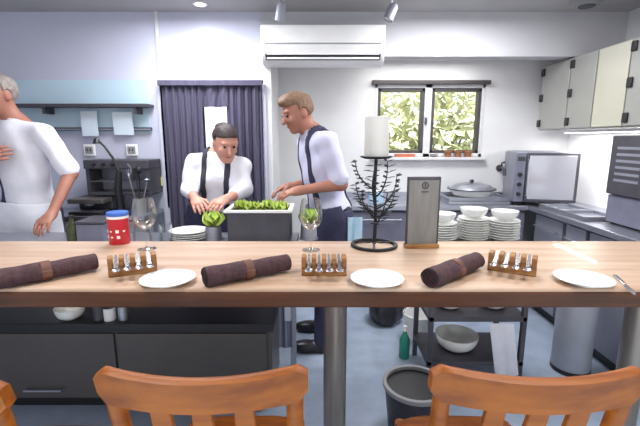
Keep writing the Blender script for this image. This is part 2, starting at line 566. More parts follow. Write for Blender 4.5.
def chair():
    t_ = thing('bar_chair', 'x', 'chair', group='wooden bar chairs along the counter')
    # local: backrest at y = 0, seat towards +y; z = 0 floor
    secs = []
    n = 22
    for i in range(n + 1):
        u = i / n * 2 - 1
        x = u * CHW / 2
        y = -.035 * (1 - u * u) + 0.01            # bowed away from the sitter
        hb = .915 - .006 * (1 - u * u)
        ht = 1.0 - .012 * (1 - u ** 2)
        if abs(u) > .93:
            k = (abs(u) - .93) / .07
            hb += .02 * k * k
            ht -= .018 * k * k
        th = .014
        ln = .010                                 # the rail leans back
        secs.append([(x, y - th - ln, ht - .004), (x, y - th * .4 - ln, ht), (x, y + th * .4 - ln, ht), (x, y + th - ln, ht - .004),
                     (x, y + th, hb + .004), (x, y + th * .4, hb), (x, y - th * .4, hb), (x, y - th, hb + .004)])
    MB().sweep(secs).build('top_rail', 'chair', t_)
    for sx in (-1, 1):
        pts = [(sx * .188, .004, .95), (sx * .186, .03, .82), (sx * .183, .075, .66), (sx * .18, .11, .50), (sx * .185, .115, .25), (sx * .195, .09, 0)]
        MB().tube(pts, [.018, .019, .020, .021, .02, .016], 12).build('leg', 'chair', t_)
        MB().tube([(sx * .175, .47, .495), (sx * .18, .475, .25), (sx * .19, .48, 0)], [.02, .02, .016], 12).build('leg', 'chair', t_)
    for x in (-.085, 0, .085):
        u = x / (CHW / 2)
        y = -.035 * (1 - u * u) + .01
        m = MB()
        sec = []
        for k in range(7):
            v = k / 6
            yy = y + (.105 - y) * (1 - v) ** 1.1
            wv = .02 + .004 * math.sin(v * PI)
            z = .505 + v * .42
            sec.append([(x - wv, yy - .007, z), (x + wv, yy - .007, z), (x + wv, yy + .007, z), (x - wv, yy + .007, z)])
        m.sweep(sec)
        m.build('back_slat', 'chair', t_, bevel=.003)
    sec = []
    for z, sc in ((.485, .96), (.492, 1.0), (.512, 1.0), (.52, .95)):
        ring = []
        for k in range(28):
            a_ = 2 * PI * k / 28
            cx = abs(math.cos(a_)) ** .5 * math.copysign(1, math.cos(a_))
            cy = abs(math.sin(a_)) ** .5 * math.copysign(1, math.sin(a_))
            ring.append((cx * .205 * sc * (1 + .03 * cy), .29 + cy * .195 * sc, z))
        sec.append(ring)
    MB().sweep(sec).build('seat', 'chair', t_)
    MB().tube([(-.18, .475, .2), (.18, .475, .2)], .013).build('foot_rail', 'chair', t_)
    for sx in (-1, 1):
        MB().tube([(sx * .183, .115, .28), (sx * .18, .472, .28)], .011).build('stretcher', 'chair', t_)
    return t_


c1 = chair()
pl = atz(202, 364, 1.0)
c1.location = (pl.x, pl.y, 0)
c1.rotation_euler.z = math.radians(1)
c1['label'] = 'honey wood bar chair in front of the side plate beside the red tin'
pr = atz(538, 364, 1.0)
dup(c1, (pr.x, pr.y, 0), math.radians(-1), 'honey wood bar chair standing right of the steel counter leg')
p0 = atz(-78, 378, 1.0)
dup(c1, (p0.x - .06, p0.y, 0), math.radians(0), 'honey wood bar chair mostly cut off by the left edge of the photo')

# ---------------------------------------------------------------- table settings
PX = [168, 377, 583]
WH = ['near the red tin', 'before the candle stand', 'next to the small butter knife']


def plate_prof(r):
    return [(0, .004), (r * .62, .004), (r * .66, .007), (r, .015), (r, .0175), (r * .98, .0182), (r * .66, .0105), (r * .6, .0075), (0, .0075)]


sp = None
for i, px in enumerate(PX):
    p = atz(px, 280, 1.008)
    lab = 'white round side plate ' + ('beside the roll ' if 0 else '') + WH[i]
    if sp is None:
        sp = thing('side_plate', lab, 'plate', (p.x, p.y, 1.0), 0, 'side plates along the counter')
        MB().lathe(plate_prof(.085), n=48).build('dish', 'china', sp)
        MB().lathe([(.045, 0), (.05, 0), (.05, .005), (.045, .005)], n=40, closed=True).build('foot_ring', 'china', sp)
    else:
        dup(sp, (p.x, p.y, 1.0), 0, lab)

# napkin rolls
ends = [((-12, 281), (97, 261)), ((204, 277), (288, 262)), ((427, 279), (479, 259))]
NL = ['dark brown rolled napkin cut off by the left edge of the photo', 'dark brown rolled napkin tied in the middle, left of the wine glass',
      'dark brown rolled napkin pointing away, right of the candle stand']
nr = None
for i, (a, b) in enumerate(ends):
    A, B = atz(a[0], a[1], 1.032), atz(b[0], b[1], 1.032)
    c = (A + B) / 2
    d = B - A
    ang_z = math.atan2(d.y, d.x)
    if nr is None:
        nr = thing('napkin_roll', NL[0], 'napkin', (c.x, c.y, 1.0), ang_z, 'napkin rolls along the counter')
        L = .142
        secs = []
        N = 26
        for k in range(N + 1):
            u = k / N * 2 - 1
            r = .0325 - .004 * max(0, 1 - (abs(u + .02) / .12) ** 2) - .001 * math.sin(u * 9) - (.002 if u > .1 else 0)
            ring = []
            for q in range(24):
                th = 2 * PI * q / 24
                rr = r * (1 + .02 * math.sin(3 * th + u * 4))
                ring.append((u * L, rr * math.cos(th), .0315 + rr * math.sin(th) * .93))
            secs.append(ring)
        body = MB().sweep(secs).build('cloth', 'napkin', nr)
        for s_, r0 in ((-1, .031), (1, .029)):
            m = MB()
            pts = [(s_ * (L + .002), (1 - t_ / 60) * r0 * math.cos(t_ * .38), .031 + (1 - t_ / 60) * r0 * .92 * math.sin(t_ * .38)) for t_ in range(56)]
            m.tube(pts, .0022, 5)
            m.build('rolled_end', 'napkin_end', body)
        m = MB().lathe([(.0305, -.013), (.0325, -.013), (.0325, .013), (.0305, .013)], (-.003, 0, .031), 28, True, Matrix.Rotation(PI / 2, 3, 'Y'))
        bd = m.build('band', 'band', nr)
        MB().box((-.003, -.03, .028), (.03, .012, .024)).build('knot', 'band', bd, bevel=.005)
    else:
        dup(nr, (c.x, c.y, 1.0), ang_z, NL[i])

# cutlery blocks with four teaspoons each
BL = [((133, 267), 26, 'first'), ((324, 268), 0, 'mid'), ((512, 266), -30, 'last')]
BLL = ['small tan wood cutlery block behind the plate near the red tin', 'small tan wood cutlery block in front of the wine glass',
       'small tan wood cutlery block between the pointing napkin and the end plate']
SPO = ['first', 'second', 'third', 'fourth']
blk = spn = None
for i, (pp, rz, _) in enumerate(BL):
    p = atz(pp[0], pp[1], 1.02)
    R = math.radians(rz)
    if blk is None:
        blk = thing('cutlery_block', BLL[0], 'cutlery block', (p.x, p.y, 1.0), R, 'cutlery blocks along the counter')
        m = MB()
        m.span((-.075, -.026, 0), (.075, .026, .03))
        m.build('base', 'blockwood', blk, bevel=.003)
        for k in range(5):
            ww = .008
            x = -.067 + .0335 * k
            m = MB().span((x - ww, -.026, .022), (x + ww, .026, .064))
            m.build('divider', 'blockwood', blk, bevel=.003)
    else:
        dup(blk, (p.x, p.y, 1.0), R, BLL[i])
    wher = ['in the wood block near the red tin', 'in the wood block before the wine glass', 'in the wood block by the pointing napkin'][i]
    for k in range(4):
        lx = -.05025 + .0335 * k
        q = Matrix.Rotation(R, 3, 'Z') @ V((lx, 0, 0))
        loc = (p.x + q.x, p.y + q.y, 1.0)
        lab = f'silver teaspoon, {SPO[k]} from the left {wher}'
        if spn is None:
            spn = thing('teaspoon', lab, 'spoon', loc, R, 'teaspoons in the cutlery blocks')
            secs = []
            for u in range(9):
                v = u / 8
                y = -.062 + v * .1
                wv = .006 - .002 * v
                z = .042 + .016 * v
                secs.append([(-wv, y, z - .002), (wv, y, z - .002), (wv, y, z + .001), (-wv, y, z + .001)])
            MB().sweep(secs).build('handle', 'silver', spn)
            m = MB()
            N = 16
            vs = [(0, -.062, .027)]
            fs = []
            for ring in range(1, 5):
                f = ring / 4
                for q_ in range(N):
                    th = 2 * PI * q_ / N
                    vs.append(((.0125 * f) * math.cos(th), -.076 + .019 * f * math.sin(th), .040 - .004 * (1 - f * f) + .001 * math.sin(th)))
            vs[0] = (0, -.076, .036)
            for q_ in range(N):
                fs.append((0, 1 + q_, 1 + (q_ + 1) % N))
            for ring in range(3):
                for q_ in range(N):
                    j = (q_ + 1) % N
                    fs.append((1 + ring * N + q_, 1 + (ring + 1) * N + q_, 1 + (ring + 1) * N + j, 1 + ring * N + j))
            m._add(vs, fs)
            bo = m.build('bowl', 'silver', spn)
            md = bo.modifiers.new('t', 'SOLIDIFY')
            md.thickness = .0012
        else:
            dup(spn, loc, R, lab)

# butter knife by the end plate
p = atz(622, 283, 1.0)
kn = thing('butter_knife', 'small silver butter knife lying right of the end plate', 'knife', (p.x, p.y, 1.0), math.radians(70))
MB().span((-.02, -.006, 0), (.07, .006, .006)).build('handle', 'silver', kn, bevel=.002)
MB().sweep([[(-.02, -.006, .001), (-.02, .006, .001), (-.02, .006, .003), (-.02, -.006, .003)],
            [(-.08, -.009, .001), (-.08, .008, .001), (-.08, .008, .003), (-.08, -.009, .003)],
            [(-.105, -.002, .001), (-.105, .004, .001), (-.105, .004, .002), (-.105, -.002, .002)]]).build('blade', 'silver', kn)


# wine glasses
def wineglass(s=1.0):
    return [(0, 0), (.037, 0), (.037, .0015), (.012, .005), (.0045, .012), (.004, .075), (.006, .083), (.022, .092), (.038, .108), (.047, .132), (.0475, .155),
            (.043, .185), (.037, .212), (.0358, .212), (.0418, .185), (.0462, .155), (.0457, .132), (.037, .11), (.02, .0945), (0, .089)]


wg = thing('wine_glass', 'empty stemmed wine glass standing before the man in a navy strap', 'glass', atz(311, 250, 1.0), 0, 'wine glasses along the counter')
pr_ = wineglass()
MB().lathe(pr_[:7] + [(0, .084)], n=32).build('stem', 'glass', wg)
MB().lathe([(0, .084)] + pr_[6:], n=40).build('bowl', 'glass', wg)
dup(wg, atz(147, 249, 1.0), 0, 'empty stemmed wine glass right of the red tin')

# red tin with blue lid
p = atz(120, 243, 1.0)
rt = thing('salt_tin', 'red tin with a blue and white lid at the back of the counter', 'tin', p)
MB().lathe([(0, 0), (.041, 0), (.043, .003), (.043, .125), (0, .125)], n=32).build('body', 'red', rt)
MB().lathe([(0, .125), (.0445, .125), (.0445, .137), (.042, .14), (0, .14)], n=32).build('lid', 'blue', rt)
MB().lathe([(.0433, .113), (.0437, .113), (.0437, .124), (.0433, .124)], n=32, closed=True).build('lid_rim', 'white', rt)
m = MB()
for k in range(7):
    a_ = PI * (1.2 + .6 * (k % 4) / 3) + (.08 if k > 3 else 0)
    zz = .06 if k < 4 else .035
    c = V((.0432 * math.cos(a_), .0432 * math.sin(a_), zz))
    m.box(c, (.009 if k % 2 else .013, .0012, .006 if k % 2 else .013), (0, 0, a_ + PI / 2))
m.build('printed_label', 'white', rt)

# candle stand
p = atz(374, 246, 1.0)
cs = thing('candle_stand', 'black iron candle stand with leafy branches on a ring foot', 'candle stand', p)
MB().lathe([(.085, 0), (.098, 0), (.100, .006), (.098, .012), (.085, .012), (.083, .006)], n=48, closed=True).build('base_ring', 'iron', cs)
m = MB()
for k in range(3):
    a_ = k * 2 * PI / 3 + .4
    m.tube([(.085 * math.cos(a_), .085 * math.sin(a_), .007), (.03 * math.cos(a_), .03 * math.sin(a_), .012), (0, 0, .02)], .004, 8)
m.build('base_spokes', 'iron', cs)
MB().tube([(0, 0, .01), (.004, 0, .12), (-.004, 0, .25), (0, 0, .372)], [.008, .007, .0065, .007], 12).build('stem', 'iron', cs)
MB().lathe([(0, .368), (.05, .370), (.066, .377), (.066, .381), (.05, .375), (0, .375)], n=40).build('drip_plate', 'iron', cs)
r = random.Random(3)
for k in range(9):
    a_ = k * 2 * PI / 9 + r.uniform(-.2, .2)
    z0 = .05 + .2 * r.random()
    rad = r.uniform(.07, .125)
    top = min(.355, z0 + r.uniform(.09, .17))
    pts = []
    for q in range(9):
        v = q / 8
        rr = rad * math.sin(v * PI * .5)
        pts.append(V((rr * math.cos(a_ + .25 * v), rr * math.sin(a_ + .25 * v), z0 + (top - z0) * v ** 1.4)))
    br = MB().tube(pts, [.0042 - .0024 * q / 8 for q in range(9)], 7).build('branch', 'iron', cs)
    m = MB()
    for q in range(2, 9):
        for sd in (-1, 1):
            base = pts[q]
            dr = V((math.cos(a_ + sd * 1.1), math.sin(a_ + sd * 1.1), .5 * r.uniform(-.3, 1))).normalized()
            sdv = dr.cross(V((0, 0, 1))).normalized()
            up = sdv.cross(dr)
            Lf, Wf = r.uniform(.026, .042), .011
            vs = [base, base + dr * Lf * .45 + sdv * Wf, base + dr * Lf, base + dr * Lf * .45 - sdv * Wf, base + dr * Lf * .5 + up * .003]
            m._add([tuple(v_) for v_ in vs] + [tuple(v_ - up * .0015) for v_ in vs[:4]],
                   [(0, 1, 4), (1, 2, 4), (2, 3, 4), (3, 0, 4), (8, 7, 6, 5), (0, 5, 6, 1), (1, 6, 7, 2), (2, 7, 8, 3), (3, 8, 5, 0)])
    m.build('leaves', 'iron', br, smooth=False)
ca = thing('pillar_candle', 'thick pale pillar candle standing on the black iron stand', 'candle', (p.x, p.y, 1.375))
MB().lathe([(0, 0), (.049, 0), (.05, .004), (.0495, .158), (.046, .163), (.03, .158), (0, .156)], n=36).build('wax', 'wax', ca)
MB().tube([(0, 0, .154), (.001, 0, .166), (.003, 0, .172)], .0012, 6).build('wick', 'black', ca)

# menu board
p = atz(421, 247, 1.0)
mb_ = thing('menu_board', 'grey upright menu board with a dark emblem on a wood base', 'menu board', p, math.radians(4))
MB().span((-.07, -.025, 0), (.07, .025, .016)).build('base', 'blockwood', mb_, bevel=.003)
bd = MB().span((-.066, -.006, .010), (.066, .006, .295)).build('panel', 'board', mb_, bevel=.003)
m = MB()
m.lathe([(0, -.0075), (.012, -.0075), (.012, -.006), (0, -.006)], (0, 0, .262), 20, False, Matrix.Identity(3))
m.b.free()
m = MB()
Rm = Matrix.Rotation(PI / 2, 3, 'X')
m.lathe([(.010, .0055), (.0145, .0055), (.0145, .0075), (.010, .0075)], (.004, 0, .262), 24, True, Rm)
m.box((.004, -.0065, .262), (.005, .002, .016))
m.box((.004, -.0065, .236), (.03, .002, .004))
m.build('emblem', 'dark_mark', bd)
m = MB()
m.span((-.0665, -.008, .285), (.0665, .008, .298)).span((-.069, -.008, .010), (-.062, .008, .298)).span((.062, -.008, .010), (.069, .008, .298))
m.build('board_frame', 'dark_grey', mb_, bevel=.002)

# ---------------------------------------------------------------- low dark unit and prep table (left)
UX1 = atz(272, 318, .55).x
un = thing('low_cabinet', 'low glossy graphite cabinet with black top below the prep table', 'cabinet', (0, 1.945, 0))
MB().span((-2.7, .015, .06), (UX1 - .01, .37, .455)).build('body', 'graphite', un, smooth=False, bevel=.004)
MB().span((-2.7, 0, .455), (UX1, .38, .50)).build('top', 'black', un, smooth=False, bevel=.005)
MB().span((-2.68, .04, 0), (UX1 - .04, .36, .06)).build('plinth', 'black', un, smooth=False)
for k in range(3):
    x0 = -2.68 + k * .805
    d_ = MB().span((x0, 0.0, .075), (x0 + .79, .016, .445)).build('door', 'graphite', un, smooth=False, bevel=.003)
    MB().tube([(x0 + .3, 0, .13), (x0 + .3, -.025, .13), (x0 + .5, -.025, .13), (x0 + .5, 0, .13)], .006, 8).build('handle', 'steel_matt', d_)


def bowl(name, label, loc, r, h, m_='china', grp=None, th=.004):
    b_ = thing(name, label, 'bowl', loc, 0, grp)
    n = 8
    out = [(r * (.45 + .55 * math.sin(k / n * PI / 2)), h * (1 - math.cos(k / n * PI / 2)) + .004) for k in range(n + 1)]
    inn = [(max(.001, x - th), z + th) for x, z in out[::-1]]
    inn[0] = (out[-1][0] - th, out[-1][1])
    MB().lathe([(0, .004)] + out + inn + [(0, .004 + th)], n=36).build('bowl_wall', m_, b_)
    MB().lathe([(r * .3, 0), (r * .42, 0), (r * .42, .006), (r * .3, .006)], n=28, closed=True).build('foot_ring', m_, b_)
    return b_


p = atz(60, 316, .55)
bowl('mixing_bowl', 'wide white bowl on the low black topped cabinet', (p.x, 2.02, .50), .075, .06)
for k, (px, h_, r_, mm) in enumerate(((92, .09, .028, 'dark_grey'), (103, .07, .03, 'white'), (117, .08, .026, 'steel'))):
    p = atz(px, 316, .55)
    ja = thing('storage_jar', ['dark grey jar beside the wide white bowl on the low cabinet', 'white jar between a dark and a steel jar on the low cabinet',
                               'steel jar farthest from the wide bowl on the low cabinet'][k], 'jar', (p.x, 2.0, .50), 0, 'jars on the low cabinet')
    MB().lathe([(0, 0), (r_, 0), (r_, h_), (0, h_)], n=24).build('body', mm, ja, bevel=.003)
    MB().lathe([(0, h_), (r_ * 1.05, h_), (r_ * 1.05, h_ + .012), (0, h_ + .012)], n=24).build('lid', 'black', ja, bevel=.002)

# prep table
TX0, TX1, TY0, TY1, TZ = -2.2, -.13, 1.97, 2.42, .88
pt = thing('prep_table', 'long steel prep table between the counter and the kitchen staff', 'table', ((TX0 + TX1) / 2, TY0, 0))
ox = (TX0 + TX1) / 2
MB().span((TX0 - ox, 0, TZ - .035), (TX1 - ox, TY1 - TY0, TZ)).build('table_top', 'steel', pt, smooth=False, bevel=.004)
for x in (TX0 + .04, TX1 - .04):
    for y in (.40, .425):
        pass
    MB().span((x - ox - .018, .395, 0), (x - ox + .018, .43, TZ - .035)).build('leg', 'steel', pt, smooth=False, bevel=.004)
    MB().span((x - ox - .018, .005, .501), (x - ox + .018, .04, TZ - .035)).build('leg', 'steel', pt, smooth=False, bevel=.004)
# striped cloth hanging off the end of the table
a = atY(279, 320, TY1 - .02)
cl = MB()


def fn(u, v):
    return ((TX1 - .17 + .125 * u, TY1 - .072 + .006 * math.sin(u * 14 + v * 2), .844 - .70 * v), (0, 1, 0))


cl.sheet(fn, 20, 8, .004)
tag(cl.build('tea_towel', 'stripe'), 'grey striped cloth hanging below the right end of the steel prep table', 'cloth')

# tub with lettuces
tz = TZ
tp = atY(260, 226, 2.2)
tub = thing('salad_tub', 'dark steel tub with pale rim holding green lettuce', 'tub', (tp.x, 2.26, tz))
wx, wy, hh = .165, .12, .175
m = MB()
m.span((-wx, -wy, 0), (wx, wy, .006))
for s_ in (-1, 1):
    m.span((-wx, s_ * wy - .004, 0), (wx, s_ * wy + .004, hh)).span((s_ * wx - .004, -wy, 0), (s_ * wx + .004, wy, hh))
m.build('tub_wall', 'dark_grey', tub, smooth=False)
m = MB()
for s_ in (-1, 1):
    m.span((-wx - .02, s_ * (wy + .004) - .012, hh), (wx + .02, s_ * (wy + .004) + .012, hh + .014))
    m.span((s_ * (wx + .008) - .012, -wy, hh), (s_ * (wx + .008) + .012, wy, hh + .014))
m.build('rim', 'white', tub, smooth=False, bevel=.003)


def lettuce(seed):
    r = random.Random(seed)
    m = MB()
    for k in range(16):
        a_ = k * 2.4
        tilt = .25 + 1.0 * (k / 16)
        Lr = .04 + .03 * (k / 16)
        d = V((math.cos(a_) * math.sin(tilt), math.sin(a_) * math.sin(tilt), math.cos(tilt)))
        sd = d.cross(V((math.cos(a_), math.sin(a_), -.6))).normalized()
        nn = sd.cross(d).normalized()

        def fn(u, v, d=d, sd=sd, nn=nn, Lr=Lr, a_=a_):
            s = (u - .5) * 2
            wv = Lr * .75 * math.sin(PI * min(1, .15 + v * .8))
            q = d * (Lr * 1.3 * v) + sd * (s * wv) + nn * (.012 * math.sin(s * 7 + a_) * v + .018 * (s * s) - .02 * v * v)
            return q + V((0, 0, .012)), nn
        m.sheet(fn, 8, 6, .002)
    return m


le = tag(lettuce(1).build('lettuce', 'lettuce'), 'x', 'lettuce', 'lettuce heads in and beside the tub')
spots = [(-.115, .02, hh - .015, 'pale green lettuce at the left end of the steel tub'), (-.038, -.03, hh - .015, 'pale green lettuce second from the left in the steel tub'),
         (.038, .03, hh - .015, 'pale green lettuce second from the right in the steel tub'), (.115, -.02, hh - .015, 'pale green lettuce at the right end of the steel tub'),
         (-.28, .0, .08, 'yellow green lettuce on an upturned pot left of the steel tub'), (.272, .0, .095, 'yellow green lettuce on an upturned pot right of the steel tub')]
for k, (x, y, z, lab) in enumerate(spots):
    o = le if k == 0 else le.copy()
    if k:
        COL.objects.link(o)
    o['label'] = lab
    o.location = (tp.x + x, 2.26 + y, tz + z)
    o.rotation_euler.z = k * 1.1
    o.scale = (.66, .66, .8) if k < 4 else (.85, .85, 1.0)
for k, (dx, hz) in enumerate(((-.28, .075), (.272, .09))):
    pot = thing('steel_pot', ['small upturned steel pot left of the salad tub', 'small upturned steel pot right of the salad tub'][k], 'pot', (tp.x + dx, 2.26, tz))
    MB().lathe([(.05, 0), (.044, hz - .006), (.04, hz), (0, hz)], n=28).build('body', 'steel_matt', pot)
    MB().lathe([(.049, 0), (.056, 0), (.056, .006), (.049, .006)], n=28, closed=True).build('rim', 'steel', pot)

# stacked flat plates in front of the woman
for k in range(4):
    pz = TZ + k * .012
    o = thing('serving_plate', f'white serving plate, {["lowest", "second from bottom", "third from bottom", "topmost"][k]} of the stack on the prep table', 'plate', (atY(186, 232, 2.2).x, 2.26, pz), 0, 'plates stacked on the prep table') if k == 0 else None
    if k == 0:
        MB().lathe(plate_prof(.11), n=44).build('dish', 'china', o)
        MB().lathe([(.05, 0), (.06, 0), (.06, .005), (.05, .005)], n=36, closed=True).build('foot_ring', 'china', o)
        spl = o
    else:
        dup(spl, (spl.location.x + .004 * (-1) ** k, 2.26, pz), 0, f'white serving plate, {["lowest", "second from bottom", "third from bottom", "topmost"][k]} of the stack on the prep table')
tumblers = None
for k, px in enumerate((133, 156, 164)):
    x = atY(px, 232, 2.15).x
    lab = ['clear tumbler nearest the red tin on the prep table', 'clear tumbler in the middle of three on the prep table', 'clear tumbler nearest the plate stack on the prep table'][k]
    if k == 0:
        tumblers = tag(MB().lathe([(0, 0), (.03, 0), (.036, .11), (.0345, .11), (.0285, .006), (0, .006)], n=28).build('tumbler', 'glass'), lab, 'glass', 'tumblers on the prep table')
        tumblers.location = (x, 2.1, TZ)
    else:
        o = tumblers.copy()
        COL.objects.link(o)
        o.location = (x, 2.1 + .04 * k, TZ)
        o['label'] = lab
# boxes and a bottle at the left of the table
p = atY(96, 230, 2.15)
bx = thing('storage_box', 'slate blue storage box on the prep table left of the red tin', 'box', (p.x, 2.18, TZ))
MB().span((-.075, -.09, 0), (.075, .09, .12)).build('body', 'slate_blue', bx, bevel=.006)
MB().span((-.08, -.095, .12), (.08, .095, .135)).build('lid', 'dark_grey', bx, bevel=.005)
p = atY(76, 230, 2.15)
bo = thing('oil_bottle', 'dark olive bottle beside the slate blue box', 'bottle', (p.x, 2.12, TZ))
MB().lathe([(0, 0), (.03, 0), (.032, .004), (.032, .10), (.012, .125), (.011, .15), (0, .15)], n=28).build('body', 'olive', bo)
MB().lathe([(0, .15), (.013, .15), (.013, .165), (0, .165)], n=20).build('cap', 'black', bo)

# ---------------------------------------------------------------- back counter against the middle wall with equipment
KX1 = XD0 - .06
bk = thing('back_counter', 'grey kitchen counter against the wall left of the curtain', 'counter', ((-2.7 + KX1) / 2, 2.95, 0))
hx = (KX1 + 2.7) / 2
MB().span((-hx, -.12, .87), (hx, .235, .90)).build('worktop', 'steel', bk, smooth=False, bevel=.003)
MB().span((-hx, -.10, .08), (hx, .235, .87)).build('body', 'slate_blue', bk, smooth=False)
for k in range(3):
    x0 = -hx + k * (2 * hx / 3)
    d_ = MB().span((x0 + .005, -.118, .1), (x0 + 2 * hx / 3 - .005, -.10, .86)).build('door', 'grey', bk, smooth=False, bevel=.003)
    MB().tube([(x0 + .1, -.118, .8), (x0 + .1, -.14, .8), (x0 + .25, -.14, .8), (x0 + .25, -.118, .8)], .006, 8).build('handle', 'steel', d_)
# shelf rail, ticket rail
a, b = atY(22, 106, D1 - .07), atY(151, 106, D1 - .07)
sh = thing('wall_shelf', 'long dark edged shelf high on the wall left of the curtain', 'shelf', ((-2.85 + b.x) / 2, D1 - .012, a.z))
hx2 = (b.x + 2.85) / 2
MB().span((-hx2, -.13, -.012), (hx2, 0, .012)).build('board', 'dark_grey', sh, smooth=False, bevel=.003)
for x in (-hx2 + .1, 0, hx2 - .1):
    MB().span((x - .01, -.11, -.06), (x + .01, 0, -.012)).build('bracket', 'dark_grey', sh, smooth=False)
a, b = atY(48, 129, D1 - .04), atY(151, 129, D1 - .04)
tr = thing('ticket_rail', 'slim dark ticket rail on the wall under the long shelf', 'rail', ((a.x + b.x) / 2, D1 - .012, a.z))
MB().span((-(b.x - a.x) / 2, -.03, -.013), ((b.x - a.x) / 2, 0, .013)).build('channel', 'dark_grey', tr, smooth=False, bevel=.003)
MB().span((-(b.x - a.x) / 2, -.036, -.008), ((b.x - a.x) / 2, -.03, .002)).build('lip', 'steel_matt', tr, smooth=False)
for k, (x0, x1, y0, y1) in enumerate(((80, 99, 111, 136), (112, 134, 112, 135))):
    a, b = atY(x0, y0, D1 - .055), atY(x1, y1, D1 - .055)

    def fn(u, v, a=a, b=b, k=k):
        return ((a.x + (b.x - a.x) * u, D1 - .053 - .006 * math.sin(v * 3 + k), a.z + (b.z - a.z) * v), (0, 1, 0))
    tag(MB().sheet(fn, 6, 8, .001).build('order_ticket', 'paper'), ['pale order ticket on the rail above the bent lamp', 'pale order ticket on the rail nearer the curtain'][k], 'ticket', 'order tickets on the rail')
for k, px in enumerate((91, 133)):
    p = atY(px, 150, D1)
    so = thing('wall_socket', ['grey wall socket left of the bent lamp arm', 'grey wall socket right of the bent lamp arm'][k], 'socket', (p.x, D1 - .012, p.z), 0, 'sockets below the ticket rail')
    MB().span((-.045, -.012, -.045), (.045, 0, .045)).build('plate', 'white', so, bevel=.004)
    MB().span((-.03, -.018, -.028), (.03, -.012, .028)).build('socket_face', 'grey', so, bevel=.003)
    for s_ in (-1, 1):
        MB().span((s_ * .012 - .004, -.02, -.008), (s_ * .012 + .004, -.018, .012)).build('slot', 'black', so)
# dark grill unit with shelf
a, b = atY(84, 160, 2.98), atY(153, 208, 2.98)
gr = thing('salamander_grill', 'dark grey wall grill unit left of the curtain', 'grill', ((a.x + b.x) / 2, 3.07, a.z - .10))
hw = (b.x - a.x) / 2
MB().span((-hw, -.11, .035), (hw, .12, .10)).build('hood', 'dark_grey', gr, bevel=.005)
MB().span((-hw + .02, .09, -.14), (hw - .02, .12, .035)).build('back_panel', 'steel_matt', gr, smooth=False)
for s_ in (-1, 1):
    MB().span((s_ * (hw - .015) - .012, -.09, -.14), (s_ * (hw - .015) + .012, .12, .035)).build('side_panel', 'dark_grey', gr, smooth=False)
m = MB()
for k in range(9):
    x = -hw + .04 + k * (2 * hw - .08) / 8
    m.tube([(x, -.08, -.06), (x, .09, -.06)], .004, 6)
m.tube([(-hw + .02, -.08, -.06), (hw - .02, -.08, -.06)], .005, 6)
m.build('grill_rack', 'steel', gr)
for k in range(3):
    MB().lathe([(0, 0), (.013, 0), (.011, .018), (0, .018)], (-hw + .08 + k * .07, -.11, .067), 16, False, Matrix.Rotation(PI / 2, 3, 'X')).build('knob', 'black', gr)
MB().span((-hw, -.09, -.165), (hw, .12, -.14)).build('drip_tray', 'dark_grey', gr, bevel=.003)
# coffee machine under, brown grey
a = atY(92, 195, 2.9)
cm = thing('coffee_machine', 'dark brown grey coffee machine on the back counter by the bare arm', 'coffee machine', (a.x - .03, 2.97, .9015))
cm.scale = (1, 1, .5)
MB().span((-.13, -.12, 0), (.13, .2, .05)).build('base', 'black', cm, bevel=.006)
MB().span((-.13, .02, .05), (.13, .2, .24)).build('body', 'dark_grey', cm, bevel=.01)
MB().span((-.13, -.12, .17), (.13, .02, .24)).build('head', 'graphite', cm, bevel=.01)
MB().lathe([(0, .13), (.03, .13), (.034, .17), (0, .17)], (0, -.06, 0), 20).build('spout', 'steel', cm)
MB().span((-.11, -.11, .05), (.11, 0, .058)).build('drip_tray', 'steel', cm)
# black bent lamp
p = atY(121, 212, 2.90)
lm = thing('bent_lamp', 'black lamp with a thick post and a thin bent arm', 'lamp', (p.x, 2.90, .90))
MB().lathe([(0, 0), (.06, 0), (.06, .012), (.02, .02), (0, .02)], n=28).build('base', 'black', lm)
q1 = atY(119, 172, 2.90)
q2 = atY(113, 158, 2.90)
q3 = atY(96, 138, 2.90)
rel = lambda q: (q.x - p.x, q.y - 2.90, q.z - .90)
MB().tube([(0, 0, .015), (-.005, 0, .2), rel(q1)], [.026, .026, .02], 16).build('post', 'black', lm)
MB().tube([rel(q1), rel(q2), rel((q2 + q3) / 2 + V((0, 0, .012))), rel(q3)], [.012, .009, .008, .007], 12).build('arm', 'black', lm)
MB().lathe([(.008, 0), (.018, -.012), (.026, -.04), (.024, -.04), (.014, -.012), (0, -.004)], rel(q3), 20).build('lamp_shade', 'black', lm)
